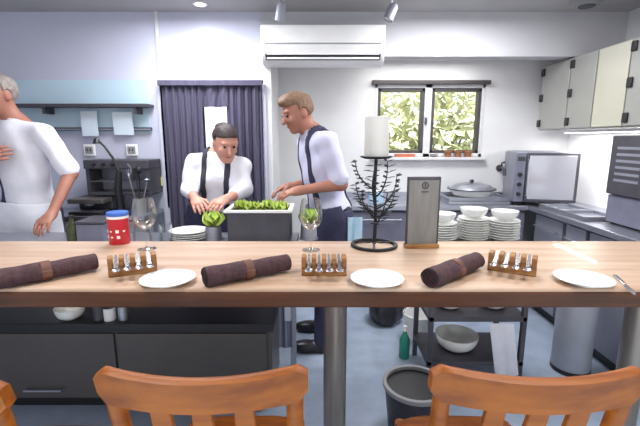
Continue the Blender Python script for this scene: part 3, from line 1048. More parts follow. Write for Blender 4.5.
# hanging utensils under the grill right of lamp
ur = thing('utensil_crock', 'grey crock full of kitchen utensils beside the black lamp', 'crock', (atY(141, 215, 2.9).x, 2.90, .90))
MB().lathe([(0, 0), (.045, 0), (.05, .12), (.046, .12), (.042, .006), (0, .006)], n=28).build('crock_wall', 'grey', ur)
r = random.Random(5)
UT = [('ladle', 'steel ladle with a round bowl standing in the grey crock'), ('spatula', 'dark flat spatula standing in the grey crock'),
      ('whisk', 'wire whisk standing in the grey crock'), ('serving_spoon', 'dark serving spoon standing in the grey crock')]
for k, (nm, lab) in enumerate(UT):
    a_ = k * PI / 2 + .6
    u_ = thing(nm, lab, nm.replace('_', ' '), (ur.location.x, 2.90, .906), 0, 'utensils in the crock')
    d = V((.03 * math.cos(a_), .03 * math.sin(a_), 0))
    top = d * 2.0 + V((0, 0, .24 + .02 * k))
    MB().tube([d * .2 + V((0, 0, .004)), d + V((0, 0, .12)), top], .004, 8).build('handle', 'steel' if k in (0, 2) else 'black', u_)
    if nm == 'ladle':
        MB().lathe([(0, -.02), (.018, -.014), (.027, 0), (.026, .002), (.017, -.011), (0, -.017)], top + V((0, 0, .01)), 18).build('ladle_bowl', 'steel', u_)
    elif nm == 'spatula':
        MB().box(top + V((0, 0, .03)), (.05, .004, .07)).build('blade', 'black', u_, bevel=.001)
    elif nm == 'whisk':
        m = MB()
        for j in range(5):
            b_ = j * PI / 5
            m.tube([top + V((math.cos(b_) * .022 * math.sin(s / 8 * PI) * (1 if s else 1), math.sin(b_) * .022 * math.sin(s / 8 * PI), .09 * s / 8)) for s in range(9)], .0012, 5)
        m.build('whisk_wires', 'steel', u_)
    else:
        MB().lathe([(0, -.03), (.014, -.02), (.02, 0), (.014, .02), (0, .03)], top + V((0, 0, .025)), 16).build('spoon_bowl', 'black', u_)
p = atY(160, 181, D1)
st = MB().span((-.03, -.004, -.035), (.03, 0, .035)).build('wall_notice', 'yellow', loc=(p.x, D1 - .021, p.z), bevel=.001)
tag(st, 'small pale yellow notice on the wall beside the curtain', 'notice')

# ---------------------------------------------------------------- air conditioner
a, b = atY(260, 24, 3.0), atY(385, 63, 3.0)
ac = thing('air_conditioner', 'white wall mounted air conditioner above the man', 'air conditioner', ((a.x + b.x) / 2, D1, b.z))
hw, hh = (b.x - a.x) / 2, a.z - b.z
secs = []
prof = [(0, .0), (-.10, 0), (-.15, .02), (-.185, .075), (-.2, .14), (-.2, hh - .03), (-.185, hh), (0, hh)]
secs = [[(x, y, z) for y, z in prof] for x in (-hw, hw)]
MB().sweep(secs).build('casing', 'white', ac, bevel=.006)
MB().span((-hw + .03, -.2035, .13), (hw - .03, -.199, .136)).build('panel_seam', 'grey', ac, smooth=False)
MB().box((0, -.172, .047), (2 * hw - .06, .012, .045), (.6, 0, 0)).build('outlet', 'black', ac)
for k in range(2):
    MB().box((0, -.180 - .004 * k, .036 + .03 * k), (2 * hw - .08, .016, .006), (.9, 0, 0)).build('vane', 'white', ac)

# ---------------------------------------------------------------- ceiling lamps
p = atz(200, 4, ZC)
dl = thing('downlight', 'bright round downlight in the ceiling above the curtain', 'light', (p.x, p.y, ZC))
MB().lathe([(.036, -.004), (.05, -.006), (.052, 0), (.036, 0)], n=32, closed=True).build('trim_ring', 'white', dl)
MB().lathe([(0, -.003), (.036, -.003), (.036, 0), (0, 0)], n=32).build('lamp_disc', 'lit', dl)
sl = bpy.data.lights.new('downlight_lamp', 'SPOT')
sl.energy = 5
sl.spot_size = 2.4
sl.spot_blend = .8
sl.shadow_soft_size = .04
slo = bpy.data.objects.new('downlight_lamp', sl)
slo.location = (p.x, p.y, ZC - .015)
COL.objects.link(slo)
ts = None
for k, px in enumerate((279, 391)):
    p = atY(px, 14, 2.72)
    lab = ['silver ceiling spotlight hanging above the left end of the air conditioner', 'silver ceiling spotlight hanging above the right end of the air conditioner'][k]
    if ts is None:
        ts = thing('ceiling_spotlight', lab, 'light', (p.x, 2.72, ZC), 0, 'ceiling spotlights over the kitchen')
        MB().lathe([(0, -.02), (.03, -.02), (.034, 0), (0, 0)], n=24).build('ceiling_rose', 'steel', ts)
        MB().tube([(0, 0, -.02), (.01, 0, -.10)], .007, 10).build('stem', 'steel', ts)
        Rm = Euler((.35, .2, 0)).to_matrix()
        hd = MB().lathe([(0, .05), (.02, .05), (.03, .03), (.034, -.055), (.029, -.055), (.024, .02), (0, .03)], (.012, 0, -.135), 24, False, Rm).build('lamp_head', 'steel_matt', ts)
        MB().lathe([(0, -.045), (.029, -.045), (.029, -.048), (0, -.048)], (.012, 0, -.135), 24, False, Rm).build('lens', 'white', hd)
    else:
        dup(ts, (p.x, 2.72, ZC), 1.2, lab)
p = atz(578, 3, ZC)
sd = thing('ceiling_speaker', 'dark grey round ceiling fitting above the wall cabinets', 'ceiling fitting', (p.x, p.y - .1, ZC))
MB().lathe([(0, -.05), (.07, -.05), (.1, -.03), (.11, 0), (0, 0)], n=36).build('housing', 'grey', sd)
MB().lathe([(0, -.056), (.05, -.056), (.052, -.05), (0, -.05)], n=30).build('grille', 'dark_grey', sd)

# ---------------------------------------------------------------- right side: worktop, cabinets, oven
WXF, WZ = 1.75, .90
YI = 3.30
wt = thing('kitchen_worktop', 'corner steel worktop running under the window and oven', 'worktop', (1.9, 3.0, 0))
ox, oy = 1.9, 3.0
MB().span((WXF - ox, 2.05 - oy, WZ - .04), (XR - .011 - ox, D2 - .001 - oy, WZ)).build('long_top', 'steel', wt, smooth=False, bevel=.004)
MB().span((.25 - ox, YI - oy, WZ - .04), (WXF - ox, D2 - .001 - oy, WZ)).build('window_top', 'steel', wt, smooth=False, bevel=.004)
MB().span((.25 - ox, D2 - .016 - oy, WZ), (WXF - ox, D2 - .001 - oy, WZ + .06)).build('upstand', 'steel', wt, smooth=False)
un_ = [(2.07, 2.60), (2.62, 2.86), (2.88, 3.28)]
UL = ['grey under-counter cabinet at the near end of the right worktop', 'narrow grey under-counter cabinet in the middle of the right worktop', 'grey under-counter cabinet in the corner below the oven']
for k, (y0, y1) in enumerate(un_):
    u = thing('base_cabinet', UL[k], 'cabinet', ((WXF + XR) / 2, (y0 + y1) / 2, 0), 0, 'base cabinets under the right worktop')
    dx, dy = (XR - WXF) / 2 - .045, (y1 - y0) / 2
    MB().span((-dx + .03, -dy, .08), (dx, dy, WZ - .04)).build('body', 'slate_blue', u, smooth=False)
    d_ = MB().span((-dx, -dy + .012, .1), (-dx + .03, dy - .012, WZ - .06)).build('door', 'steel_matt', u, smooth=False, bevel=.004)
    MB().tube([(-dx, -dy + .05, .75), (-dx - .03, -dy + .05, .75), (-dx - .03, dy - .05, .75), (-dx, dy - .05, .75)], .006, 8).build('handle', 'steel', d_)
    MB().span((-dx + .06, -dy, 0), (dx, dy, .08)).build('plinth', 'black', u, smooth=False)
for k in range(3):
    x0 = .26 + k * .495
    u = thing('base_cabinet', ['grey cabinet under the window worktop nearest the man', 'grey cabinet under the middle of the window worktop', 'grey cabinet under the window worktop beside the corner'][k],
              'cabinet', (x0 + .245, (YI + D2) / 2, 0), 0, 'base cabinets under the window worktop')
    MB().span((-.243, -.17, .08), (.243, .2, WZ - .04)).build('body', 'slate_blue', u, smooth=False)
    d_ = MB().span((-.238, -.2, .1), (.238, -.17, WZ - .06)).build('door', 'slate_blue', u, smooth=False, bevel=.004)
    MB().tube([(-.18, -.2, .78), (-.18, -.228, .78), (.18, -.228, .78), (.18, -.2, .78)], .006, 8).build('handle', 'steel', d_)
    MB().span((-.243, -.13, 0), (.243, .2, .08)).build('plinth', 'black', u, smooth=False)

# wall cabinets on the right wall
CXF = 1.90
z0, z1 = 1.52, 2.055
ybr = [3.58, 3.18, 2.88, 2.58, 2.25]
CL = ['grey wall cabinet nearest the window, dark hinged', 'grey wall cabinet second from the window', 'grey wall cabinet with a painted cream reflection beside the dark hinged end cabinet', 'grey wall cabinet cut off by the right edge of the photo']
for k in range(4):
    ya, yb = ybr[k], ybr[k + 1]
    u = thing('wall_cabinet', CL[k], 'cabinet', ((CXF + XR) / 2, (ya + yb) / 2, z0), 0, 'wall cabinets on the right wall')
    dx, dy = (XR - CXF) / 2, (ya - yb) / 2
    MB().span((-dx + .02, -dy + .002, 0), (dx, dy - .002, z1 - z0)).build('body', 'cab', u, smooth=False, bevel=.003)
    d_ = MB().span((-dx, -dy + .006, .01), (-dx + .02, dy - .006, z1 - z0 - .01)).build('door', 'cab_reflect' if k == 2 else 'cab', u, smooth=False, bevel=.004)
    if k in (0, 1, 3):
        yy = (dy - .02)
        for zz in (.06, .27, .48):
            MB().span((-dx - .014, yy - .03, zz - .03), (-dx + .001, yy + .012, zz + .03)).build('hinge', 'black', d_, bevel=.004)
ll = thing('strip_light', 'slim lit strip light under the wall cabinets', 'light', (2.14, 2.95, z0))
MB().span((-.03, -.6, -.02), (.03, .6, 0)).build('housing', 'white', ll, smooth=False)
MB().span((-.022, -.58, -.024), (.022, .58, -.02)).build('diffuser', mat('strip_glow', (1, 1, 1, 1), emit=(1, .98, .95, 4)), ll, smooth=False)
area('strip_lamp', (2.14, 2.95, z0 - .03), .05, 6, (1, .98, .95), sy=1.15)

# oven in the corner
a, b = atY(519, 152, 3.25), atY(572, 199, 3.25)
ov = thing('combi_oven', 'grey glass fronted oven in the worktop corner', 'oven', ((a.x + b.x) / 2, 3.24, WZ + .0015), math.radians(-13))
hw = (b.x - a.x) / 2
hO = a.z - WZ
MB().span((-hw, .03, .03), (hw, .42, hO)).build('body', 'steel_matt', ov, bevel=.008)
d_ = MB().span((-hw + .08, 0, .035), (hw, .03, hO - .01)).build('door', 'dark_grey', ov, bevel=.006)
MB().span((-hw + .10, -.006, .06), (hw - .025, 0.001, hO - .03)).build('door_glass', 'oven_glass', d_, bevel=.003)
MB().tube([(-hw + .09, -.002, .09), (-hw + .09, -.035, .09), (-hw + .09, -.035, hO - .06), (-hw + .09, -.002, hO - .06)], .007, 8).build('handle', 'steel', d_)
pn = MB().span((-hw, 0, .035), (-hw + .075, .03, hO - .01)).build('control_panel', 'slate_blue', ov, bevel=.004)
for k in range(3):
    MB().lathe([(0, 0), (.018, 0), (.015, .02), (0, .02)], (-hw + .037, 0, .1 + .08 * k), 18, False, Matrix.Rotation(PI / 2, 3, 'X')).build('knob', 'black', pn)
MB().span((-hw + .010, -.003, hO - .075), (-hw + .066, .001, hO - .04)).build('display', 'dark_mark', pn)
for sx in (-1, 1):
    for sy in (.07, .38):
        MB().lathe([(0, 0), (.02, 0), (.016, .03), (0, .03)], (sx * (hw - .04), sy, 0), 14).build('foot', 'black', ov)
# stacked appliances near the right edge
a, b = atY(611, 133, 2.62), atY(611, 192, 2.62)
xl = a.x
s1 = thing('bain_marie', 'slate blue steel fronted box under the dark microwave', 'appliance', (xl + .17, 2.27, WZ + .0015))
MB().span((-.13, 0, .01), (.15, .36, .19)).build('body', 'slate_blue', s1, bevel=.006)
MB().span((-.11, -.008, .04), (.13, 0, .16)).build('front_panel', 'steel', s1, bevel=.003)
MB().tube([(-.08, -.008, .12), (-.08, -.03, .12), (.1, -.03, .12), (.1, -.008, .12)], .006, 8).build('handle', 'dark_grey', s1)
for sx in (-.1, .12):
    for sy in (.04, .32):
        MB().lathe([(0, 0), (.016, 0), (.016, .012), (0, .012)], (sx, sy, 0), 12).build('foot', 'black', s1)
s2 = thing('microwave', 'dark tall microwave at the right edge of the photo under the cabinets', 'microwave', (xl + .17, 2.27, WZ + .193))
s2.scale = (1, 1, .9)
MB().span((-.15, 0.02, .005), (.15, .36, .42)).build('body', 'dark_grey', s2, bevel=.008)
m = MB()
for k in range(6):
    m.span((-.152, .10, .10 + .045 * k), (-.149, .30, .118 + .045 * k))
m.build('side_vent', 'steel_matt', s2, smooth=False)
d_ = MB().span((-.148, 0, .02), (.08, .02, .41)).build('door', 'dark_grey', s2, bevel=.005)
MB().span((-.12, -.004, .1), (.05, .001, .36)).build('door_glass', 'black', d_, bevel=.003)
MB().tube([(.065, 0, .07), (.065, -.03, .07), (.065, -.03, .35), (.065, 0, .35)], .007, 8).build('handle', 'steel', d_)
MB().span((.085, 0, .02), (.148, .02, .41)).build('control_panel', 'grey', s2, bevel=.004)
for sx in (-.12, .12):
    MB().lathe([(0, 0), (.014, 0), (.014, .007), (0, .007)], (sx, .06, 0), 12).build('foot', 'black', s2)
# trays and utensils lying on the right worktop
for k, y in enumerate((3.08, 2.79)):
    tyy = thing('steel_tray', ['shallow steel tray on the right worktop in front of the oven', 'shallow steel tray on the right worktop nearer the slate blue box'][k], 'tray', (1.91, y, WZ + .0015), 0, 'trays on the right worktop')
    MB().span((-.12, -.13, 0), (.12, .13, .006)).build('tray_floor', 'steel', tyy, smooth=False)
    m = MB()
    for s_ in (-1, 1):
        m.span((-.125, s_ * .13 - .005, 0), (.125, s_ * .13 + .005, .03)).span((s_ * .12 - .005, -.13, 0), (s_ * .12 + .005, .13, .03))
    m.build('tray_rim', 'steel', tyy, smooth=False, bevel=.002)
# wall tap between window and oven
p = atY(499, 168, D2)
tp_ = thing('wall_tap', 'small dark tap on the wall between the window and the oven', 'tap', (p.x, D2, p.z))
MB().lathe([(0, 0), (.03, 0), (.03, .012), (0, .012)], (0, 0, 0), 20, False, Matrix.Rotation(PI / 2, 3, 'X')).build('wall_flange', 'dark_grey', tp_)
MB().tube([(0, -.01, 0), (0, -.06, .005), (0, -.11, -.01), (0, -.12, -.06)], .012, 12).build('spout', 'dark_grey', tp_)
MB().tube([(0, -.05, .01), (0, -.05, .05), (.045, -.05, .06)], .009, 10).build('handle', 'black', tp_)
# pans on the window worktop
p = atY(474, 195, 3.48)
for k in range(2):
    tr_ = thing('oven_tray', ['lower wide steel oven tray on the window worktop', 'upper wide steel oven tray on the window worktop'][k], 'tray', (p.x, 3.5, WZ + .0015 + .0315 * k), 0, 'oven trays on the window worktop')
    MB().span((-.25, -.14, 0), (.25, .14, .005)).build('tray_floor', 'steel', tr_, smooth=False)
    m = MB()
    for s_ in (-1, 1):
        m.span((-.262, s_ * .145 - .006, 0), (.262, s_ * .145 + .006, .028)).span((s_ * .256 - .006, -.15, 0), (s_ * .256 + .006, .15, .028))
    m.build('tray_rim', 'steel', tr_, smooth=False, bevel=.002)
pn_ = thing('roasting_dish', 'white domed lid dish with dark rim on the steel oven trays', 'dish', (p.x - .02, 3.5, WZ + .064))
MB().lathe([(0, 0), (.15, 0), (.19, .05), (.185, .05), (.145, .006), (0, .006)], n=40).build('dish_wall', 'china', pn_)
MB().lathe([(.185, .05), (.205, .052), (.205, .06), (.185, .06)], n=40, closed=True).build('rim', 'dark_grey', pn_)
MB().lathe([(.19, .06), (.15, .09), (.08, .105), (0, .11), (0, .1), (.08, .096), (.145, .082), (.18, .06)], n=40).build('lid', 'steel', pn_)
MB().lathe([(0, .11), (.012, .11), (.02, .125), (.012, .135), (0, .136)], n=18).build('knob', 'black', pn_)
p = atY(376, 200, 3.45)
cb = thing('blue_canister', 'light blue canister on the window worktop behind the candle stand', 'canister', (p.x, 3.45, WZ + .0015))
MB().lathe([(0, 0), (.06, 0), (.062, .004), (.062, .10), (0, .10)], n=28).build('body', 'sky_cloth', cb)
MB().lathe([(0, .10), (.064, .10), (.064, .115), (0, .118)], n=28).build('lid', 'white', cb)

# window sill items
zs = WZ0
pot0 = None
for k, px in enumerate((448, 458, 468)):
    x = atY(px, 155, D2 - .04).x
    lab = ['small terracotta pot on the window sill, leftmost of the three', 'small terracotta pot on the window sill, in the middle of the three', 'small terracotta pot on the window sill, rightmost of the three'][k]
    if pot0 is None:
        pot0 = thing('terracotta_pot', lab, 'pot', (x, D2 - .035, zs), 0, 'terracotta pots on the window sill')
        MB().lathe([(0, 0), (.025, 0), (.034, .05), (.030, .05), (.022, .005), (0, .005)], n=22).build('pot_wall', 'terracotta', pot0)
        MB().lathe([(.03, .045), (.039, .045), (.039, .058), (.03, .058)], n=22, closed=True).build('rim', 'terracotta', pot0)
        MB().lathe([(0, .044), (.029, .044), (.029, .04), (0, .04)], n=18).build('soil', 'bark', pot0)
    else:
        dup(pot0, (x, D2 - .035, zs), 0, lab)
x = atY(405, 155, D2 - .04).x
tb = thing('spice_box', 'flat orange red box lying on the window sill', 'box', (x, D2 - .035, zs))
MB().span((-.09, -.025, 0), (.09, .025, .022)).build('body', 'rust', tb, bevel=.003)
MB().span((-.092, -.027, .022), (.092, .027, .030)).build('lid', 'rust', tb, bevel=.002)
x = atY(434, 155, D2 - .04).x
bowl('sill_bowl', 'little grey bowl on the window sill between box and pots', (x, D2 - .04, zs), .035, .025, 'grey', None, .003)

# ---------------------------------------------------------------- plate rack in the middle right of the kitchen
ra, rb = atY(430, 330, 2.18).x, atY(522, 330, 2.18).x
rx = (ra + rb) / 2
hw = (rb - ra) / 2
rk = thing('plate_rack', 'dark metal rack with shelves carrying white plate stacks', 'rack', (rx, 2.34, 0))
for sx in (-1, 1):
    for sy in (-.17, .17):
        MB().span((sx * hw - .014, sy - .014, 0), (sx * hw + .014, sy + .014, .85)).build('leg', 'dark_grey', rk, smooth=False, bevel=.003)
for z in (.85, .44, .16):
    MB().span((-hw - .014, -.184, z - .03), (hw + .014, .184, z)).build('shelf', 'dark_grey', rk, smooth=False, bevel=.003)
def stack_labels(n, where):
    out = []
    for k in range(n):
        o_ = 'lowest' if k == 0 else ('topmost' if k == n - 1 else f'{ORD[k]} from bottom')
        out.append(f'{o_} white plate in the rack stack {where}')
    return out


base = None
for si, (px, n, yy) in enumerate(((448, 7, 2.30), (482, 9, 2.36), (512, 8, 2.30))):
    x = rx + (-.185, 0.0, .185)[si]
    labs = stack_labels(n, ['beside the menu board', 'in the middle', 'nearest the oven'][si])
    for k in range(n):
        loc = (x + random.uniform(-.004, .004), 2.34 + random.uniform(-.004, .004), .85 + k * .0145)
        if base is None:
            base = thing('dinner_plate', labs[0], 'plate', loc, 0, 'plates stacked on the rack')
            MB().lathe([(0, .004), (.055, .004), (.06, .007), (.091, .022), (.091, .025), (.088, .026), (.058, .011), (0, .008)], n=36).build('dish', 'china', base)
            MB().lathe([(.045, 0), (.052, 0), (.052, .005), (.045, .005)], n=30, closed=True).build('foot_ring', 'china', base)
        else:
            dup(base, loc, 0, labs[k])
    b_ = bowl('soup_bowl', ['white bowl on the plate stack beside the menu board', 'white bowl on the middle plate stack of the rack', 'white bowl on the plate stack nearest the oven'][si],
              (x, 2.34, .85 + n * .0145 + .012), .078, .05, 'china', 'bowls on the plate stacks')
bowl('soup_bowl', 'white bowl on the middle shelf of the dark rack, beside its front leg', (rx - .13, 2.3, .4415), .085, .05, 'china', 'bowls on the rack shelves')
bowl('soup_bowl', 'white bowl on the middle shelf of the dark rack, nearer the bin', (rx + .14, 2.3, .4415), .085, .05, 'china', 'bowls on the rack shelves')
bowl('soup_bowl', 'wide white bowl on the lowest shelf of the dark rack', (rx - .06, 2.32, .161), .13, .09, 'china', 'bowls on the rack shelves')
# white slanted sheet put in below the shelf
m = MB()


def fn(u, v):
    return ((rx + .06 + .14 * u + .06 * v, 2.34 - .19 - .008 * math.sin(u * 11) * v - .004, .405 - .33 * v), (0, 1, 0))


m.sheet(fn, 16, 8, .004)
tag(m.build('slanted_sheet', 'shirt'), 'white slanted sheet hanging from the middle shelf of the dark rack', 'cloth')

# bin, black tub, bag, bottle on the floor
p = V((1.60, 2.24, 0))
M['bin'] = mat('pale_steel_bin', srgb(172, 174, 184), 0.4, 0.2, var=0.05)
bn = thing('waste_bin', 'tall grey steel bin on the floor right of the rack', 'bin', (p.x, p.y + .1, 0))
MB().lathe([(0, .01), (.107, .01), (.11, .015), (.112, .60), (.106, .60), (.103, .03), (0, .03)], n=40).build('bin_wall', 'bin', bn)
MB().lathe([(0, 0), (.107, 0), (.112, .004), (.112, .03), (0, .03)], n=40).build('base_ring', 'black', bn)
MB().lathe([(0, .60), (.115, .60), (.117, .615), (.10, .66), (.05, .69), (0, .695)], n=40).build('lid', 'dark_grey', bn)
p = atY(415, 392, 1.72)
tb = thing('black_tub', 'black tub with a pale grey rim on the floor below the counter', 'tub', (p.x + .02, 1.80, 0))
hz = p.z
MB().lathe([(0, 0), (.125, 0), (.15, hz - .02), (.142, hz - .02), (.118, .01), (0, .01)], n=40).build('tub_wall', 'bag', tb)
MB().lathe([(.14, hz - .022), (.16, hz - .022), (.16, hz), (.14, hz)], n=40, closed=True).build('rim', 'grey', tb, bevel=.003)
MB().lathe([(0, hz - .03), (.143, hz - .03), (.143, hz - .024), (0, hz - .024)], n=40).build('lid', 'black', tb)
p = atz(393, 340, 0)
m = MB()
prof = [(0, 0), (.09, 0), (.13, .04), (.14, .12), (.11, .21), (.05, .27), (.025, .29), (.05, .33), (.03, .34), (0, .33)]
m.lathe(prof, n=30)
for v in m.b.verts:
    a_ = math.atan2(v.co.y, v.co.x)
    k = 1 + .1 * math.sin(3 * a_ + v.co.z * 14) + .05 * math.sin(7 * a_ + 3)
    v.co.x *= k
    v.co.y *= k
tag(m.build('rubbish_bag', 'bag', loc=(p.x - .01, 3.02, 0)), 'dark tied plastic bag on the floor behind the rack', 'bag')
p = atz(404, 357, 0)
cbt = thing('cleaner_bottle', 'teal green cleaner bottle on the floor left of the rack', 'bottle', (p.x, p.y, 0))
MB().lathe([(0, 0), (.032, 0), (.035, .005), (.035, .13), (.014, .17), (.012, .19), (0, .19)], n=24).build('body', 'teal', cbt)
MB().lathe([(0, .19), (.014, .19), (.014, .225), (0, .225)], n=18).build('cap', 'white', cbt)
p = atz(420, 345, 0)
cw = thing('white_bucket', 'white bucket on the floor behind the rack leg', 'bucket', (p.x + .0, 2.72, 0))
MB().lathe([(0, 0), (.085, 0), (.105, .2), (.1, .2), (.08, .008), (0, .008)], n=32).build('bucket_wall', 'white', cw)
MB().lathe([(.1, .195), (.112, .195), (.112, .21), (.1, .21)], n=32, closed=True).build('rim', 'white', cw)
MB().tube([(.11 * math.cos(t_), .02 * math.sin(t_) * 0 - .0, .2 + .0 + .09 * math.sin(t_)) for t_ in [PI * k / 12 for k in range(13)]], .003, 8).build('handle', 'grey', cw)


# ---------------------------------------------------------------- people: signed distance fields turned into one surface
def rcone(a, b, ra, rb):
    return ('c', np.array(a, float), np.array(b, float), ra, rb)


def ell(c, ax, rad):
    return ('e', np.array(c, float), np.array([list(v) for v in ax], float), np.array(rad, float))


class SDF:
    def __init__(s):
        s.p = []

    def add(s, prim, k=.02):
        s.p.append((prim, k))
        return s


def eval_sdf(prims, off, h, lo=None, hi=None):
    if lo is None:
        los, his = [], []
        for pr, k in prims:
            if pr[0] == 'c':
                r_ = max(pr[3], pr[4])
                los.append(np.minimum(pr[1], pr[2]) - r_)
                his.append(np.maximum(pr[1], pr[2]) + r_)
            else:
                r_ = pr[3].max()
                los.append(pr[1] - r_)
                his.append(pr[1] + r_)
        lo = np.min(los, 0) - off - .03
        hi = np.max(his, 0) + off + .03
    n = np.ceil((hi - lo) / h).astype(int) + 1
    F = np.full(n, .06, np.float32)
    ax = [lo[i] + h * np.arange(n[i]) for i in range(3)]
    for pr, k in prims:
        if pr[0] == 'c':
            r_ = max(pr[3], pr[4])
            a, b = np.minimum(pr[1], pr[2]) - r_, np.maximum(pr[1], pr[2]) + r_
        else:
            r_ = pr[3].max()
            a, b = pr[1] - r_, pr[1] + r_
        pad = off + .06
        i0 = np.clip(((a - pad - lo) / h).astype(int), 0, n - 1)
        i1 = np.clip(((b + pad - lo) / h).astype(int) + 2, 1, n)
        sl = tuple(slice(i0[i], i1[i]) for i in range(3))
        X = ax[0][sl[0]][:, None, None]
        Y = ax[1][sl[1]][None, :, None]
        Z = ax[2][sl[2]][None, None, :]
        if pr[0] == 'c':
            ba = pr[2] - pr[1]
            L2 = max(1e-9, ba @ ba)
            px, py, pz = X - pr[1][0], Y - pr[1][1], Z - pr[1][2]
            t_ = np.clip((px * ba[0] + py * ba[1] + pz * ba[2]) / L2, 0, 1)
            d = np.sqrt((px - t_ * ba[0]) ** 2 + (py - t_ * ba[1]) ** 2 + (pz - t_ * ba[2]) ** 2) - (pr[3] + t_ * (pr[4] - pr[3]))
        else:
            px, py, pz = X - pr[1][0], Y - pr[1][1], Z - pr[1][2]
            q = [(px * A[0] + py * A[1] + pz * A[2]) for A in pr[2]]
            k0 = np.sqrt(sum((q[i] / pr[3][i]) ** 2 for i in range(3)))
            k1 = np.sqrt(sum((q[i] / pr[3][i] ** 2) ** 2 for i in range(3)))
            d = k0 * (k0 - 1) / np.maximum(k1, 1e-6)
        d = (d - off).astype(np.float32)
        G = F[sl]
        hh_ = np.clip(.5 + .5 * (G - d) / k, 0, 1)
        F[sl] = np.where(np.abs(G - d) < k, G + (d - G) * hh_ - k * hh_ * (1 - hh_), np.minimum(G, d))
    return F, lo, hi, ax


def net(F, lo, h):
    """naive surface nets"""
    S = F < 0
    c = [F[i:F.shape[0] - 1 + i, j:F.shape[1] - 1 + j, k:F.shape[2] - 1 + k] for i in (0, 1) for j in (0, 1) for k in (0, 1)]
    cs_ = sum((q < 0).astype(np.int8) for q in c)
    act = (cs_ > 0) & (cs_ < 8)
    I = np.argwhere(act)
    vals = np.stack([q[act] for q in c], 1).astype(np.float64)
    offs = np.array([(i, j, k) for i in (0, 1) for j in (0, 1) for k in (0, 1)], float)
    P = np.zeros((len(I), 3))
    N = np.zeros(len(I))
    for a in range(8):
        for b in range(a + 1, 8):
            if np.abs(offs[a] - offs[b]).sum() == 1:
                va, vb = vals[:, a], vals[:, b]
                mk = (va < 0) != (vb < 0)
                t_ = np.where(mk, va / np.where(mk, va - vb, 1), 0)
                P += np.where(mk[:, None], offs[a] + (offs[b] - offs[a]) * t_[:, None], 0)
                N += mk
    P = P / np.maximum(N, 1)[:, None]
    verts = lo + h * (I + P)
    idx = np.full(act.shape, -1, np.int64)
    idx[act] = np.arange(len(I))
    faces = []
    for ax_ in range(3):
        u, v = (ax_ + 1) % 3, (ax_ + 2) % 3
        s0 = [slice(None)] * 3
        s1 = [slice(None)] * 3
        s0[ax_] = slice(0, -1)
        s1[ax_] = slice(1, None)
        ch = S[tuple(s0)] != S[tuple(s1)]
        E = np.argwhere(ch)
        ok = (E[:, u] > 0) & (E[:, v] > 0) & (E[:, u] < F.shape[u] - 1) & (E[:, v] < F.shape[v] - 1)
        E = E[ok]
        ins = S[tuple(s0)][tuple(E.T)]
        q = []
        for du, dv in ((-1, -1), (0, -1), (0, 0), (-1, 0)):
            T = E.copy()
            T[:, u] += du
            T[:, v] += dv
            q.append(idx[tuple(T.T)])
        Q = np.stack(q, 1)
        Q[~ins] = Q[~ins][:, ::-1]
        faces.append(Q)
    Fc = np.concatenate(faces)
    Fc = Fc[(Fc >= 0).all(1)]
    return verts, Fc


def field_obj(name, F, lo, h, m_, parent):
    v, f = net(F, lo, h)
    me = bpy.data.meshes.new(name)
    inv = parent.location if parent else V((0, 0, 0))
    v = v - np.array(inv)
    me.vertices.add(len(v))
    me.vertices.foreach_set('co', v.ravel())
    me.loops.add(len(f) * 4)
    me.loops.foreach_set('vertex_index', f.ravel().astype(np.int32))
    me.polygons.add(len(f))
    me.polygons.foreach_set('loop_start', np.arange(0, len(f) * 4, 4, dtype=np.int32))
    me.update(calc_edges=True)
    me.validate()
    me.polygons.foreach_set('use_smooth', [True] * len(me.polygons))
    me.materials.append(M[m_])
    o = bpy.data.objects.new(name, me)
    COL.objects.link(o)
    o.parent = parent
    return o


def unit(v):
    v = np.array(v, float)
    return v / np.linalg.norm(v)


def hand(prims, wr, d, n, side):
    """palm, four unequal bent fingers and a thumb; d along the hand, n the palm's facing, side = thumb side"""
    d, n = unit(d), unit(n)
    n = unit(n - d * (n @ d))
    s_ = np.cross(d, n) * side
    prims.append((rcone(wr, wr + d * .03, .025, .028), .02))
    prims.append((ell(wr + d * .055, (d, s_, n), (.05, .04, .018)), .02))
    for i, L in enumerate((.070, .078, .073, .058)):
        b = wr + d * (.088 if i not in (3,) else .08) + s_ * (.03 - .02 * i)
        dirs = [unit(d + n * .35 + s_ * (.12 - .08 * i)), unit(d + n * 1.0), unit(d * .5 + n * 1.1)]
        r0 = .0095
        p = b - d * .015
        for q, (dd, fr) in enumerate(zip(dirs, (.5, .3, .22))):
            e = p + dd * (L * fr + (.015 if q == 0 else 0))
            prims.append((rcone(p, e, r0, r0 - .0008), .004))
            p, r0 = e, r0 - .0008
    p = wr + d * .03 + s_ * .025
    e = p + unit(s_ * .8 + d * .7 + n * .3) * .04
    prims.append((rcone(p, e, .014, .0105), .008))
    prims.append((rcone(e, e + unit(d + n * .45 + s_ * .15) * .032, .0105, .009), .005))


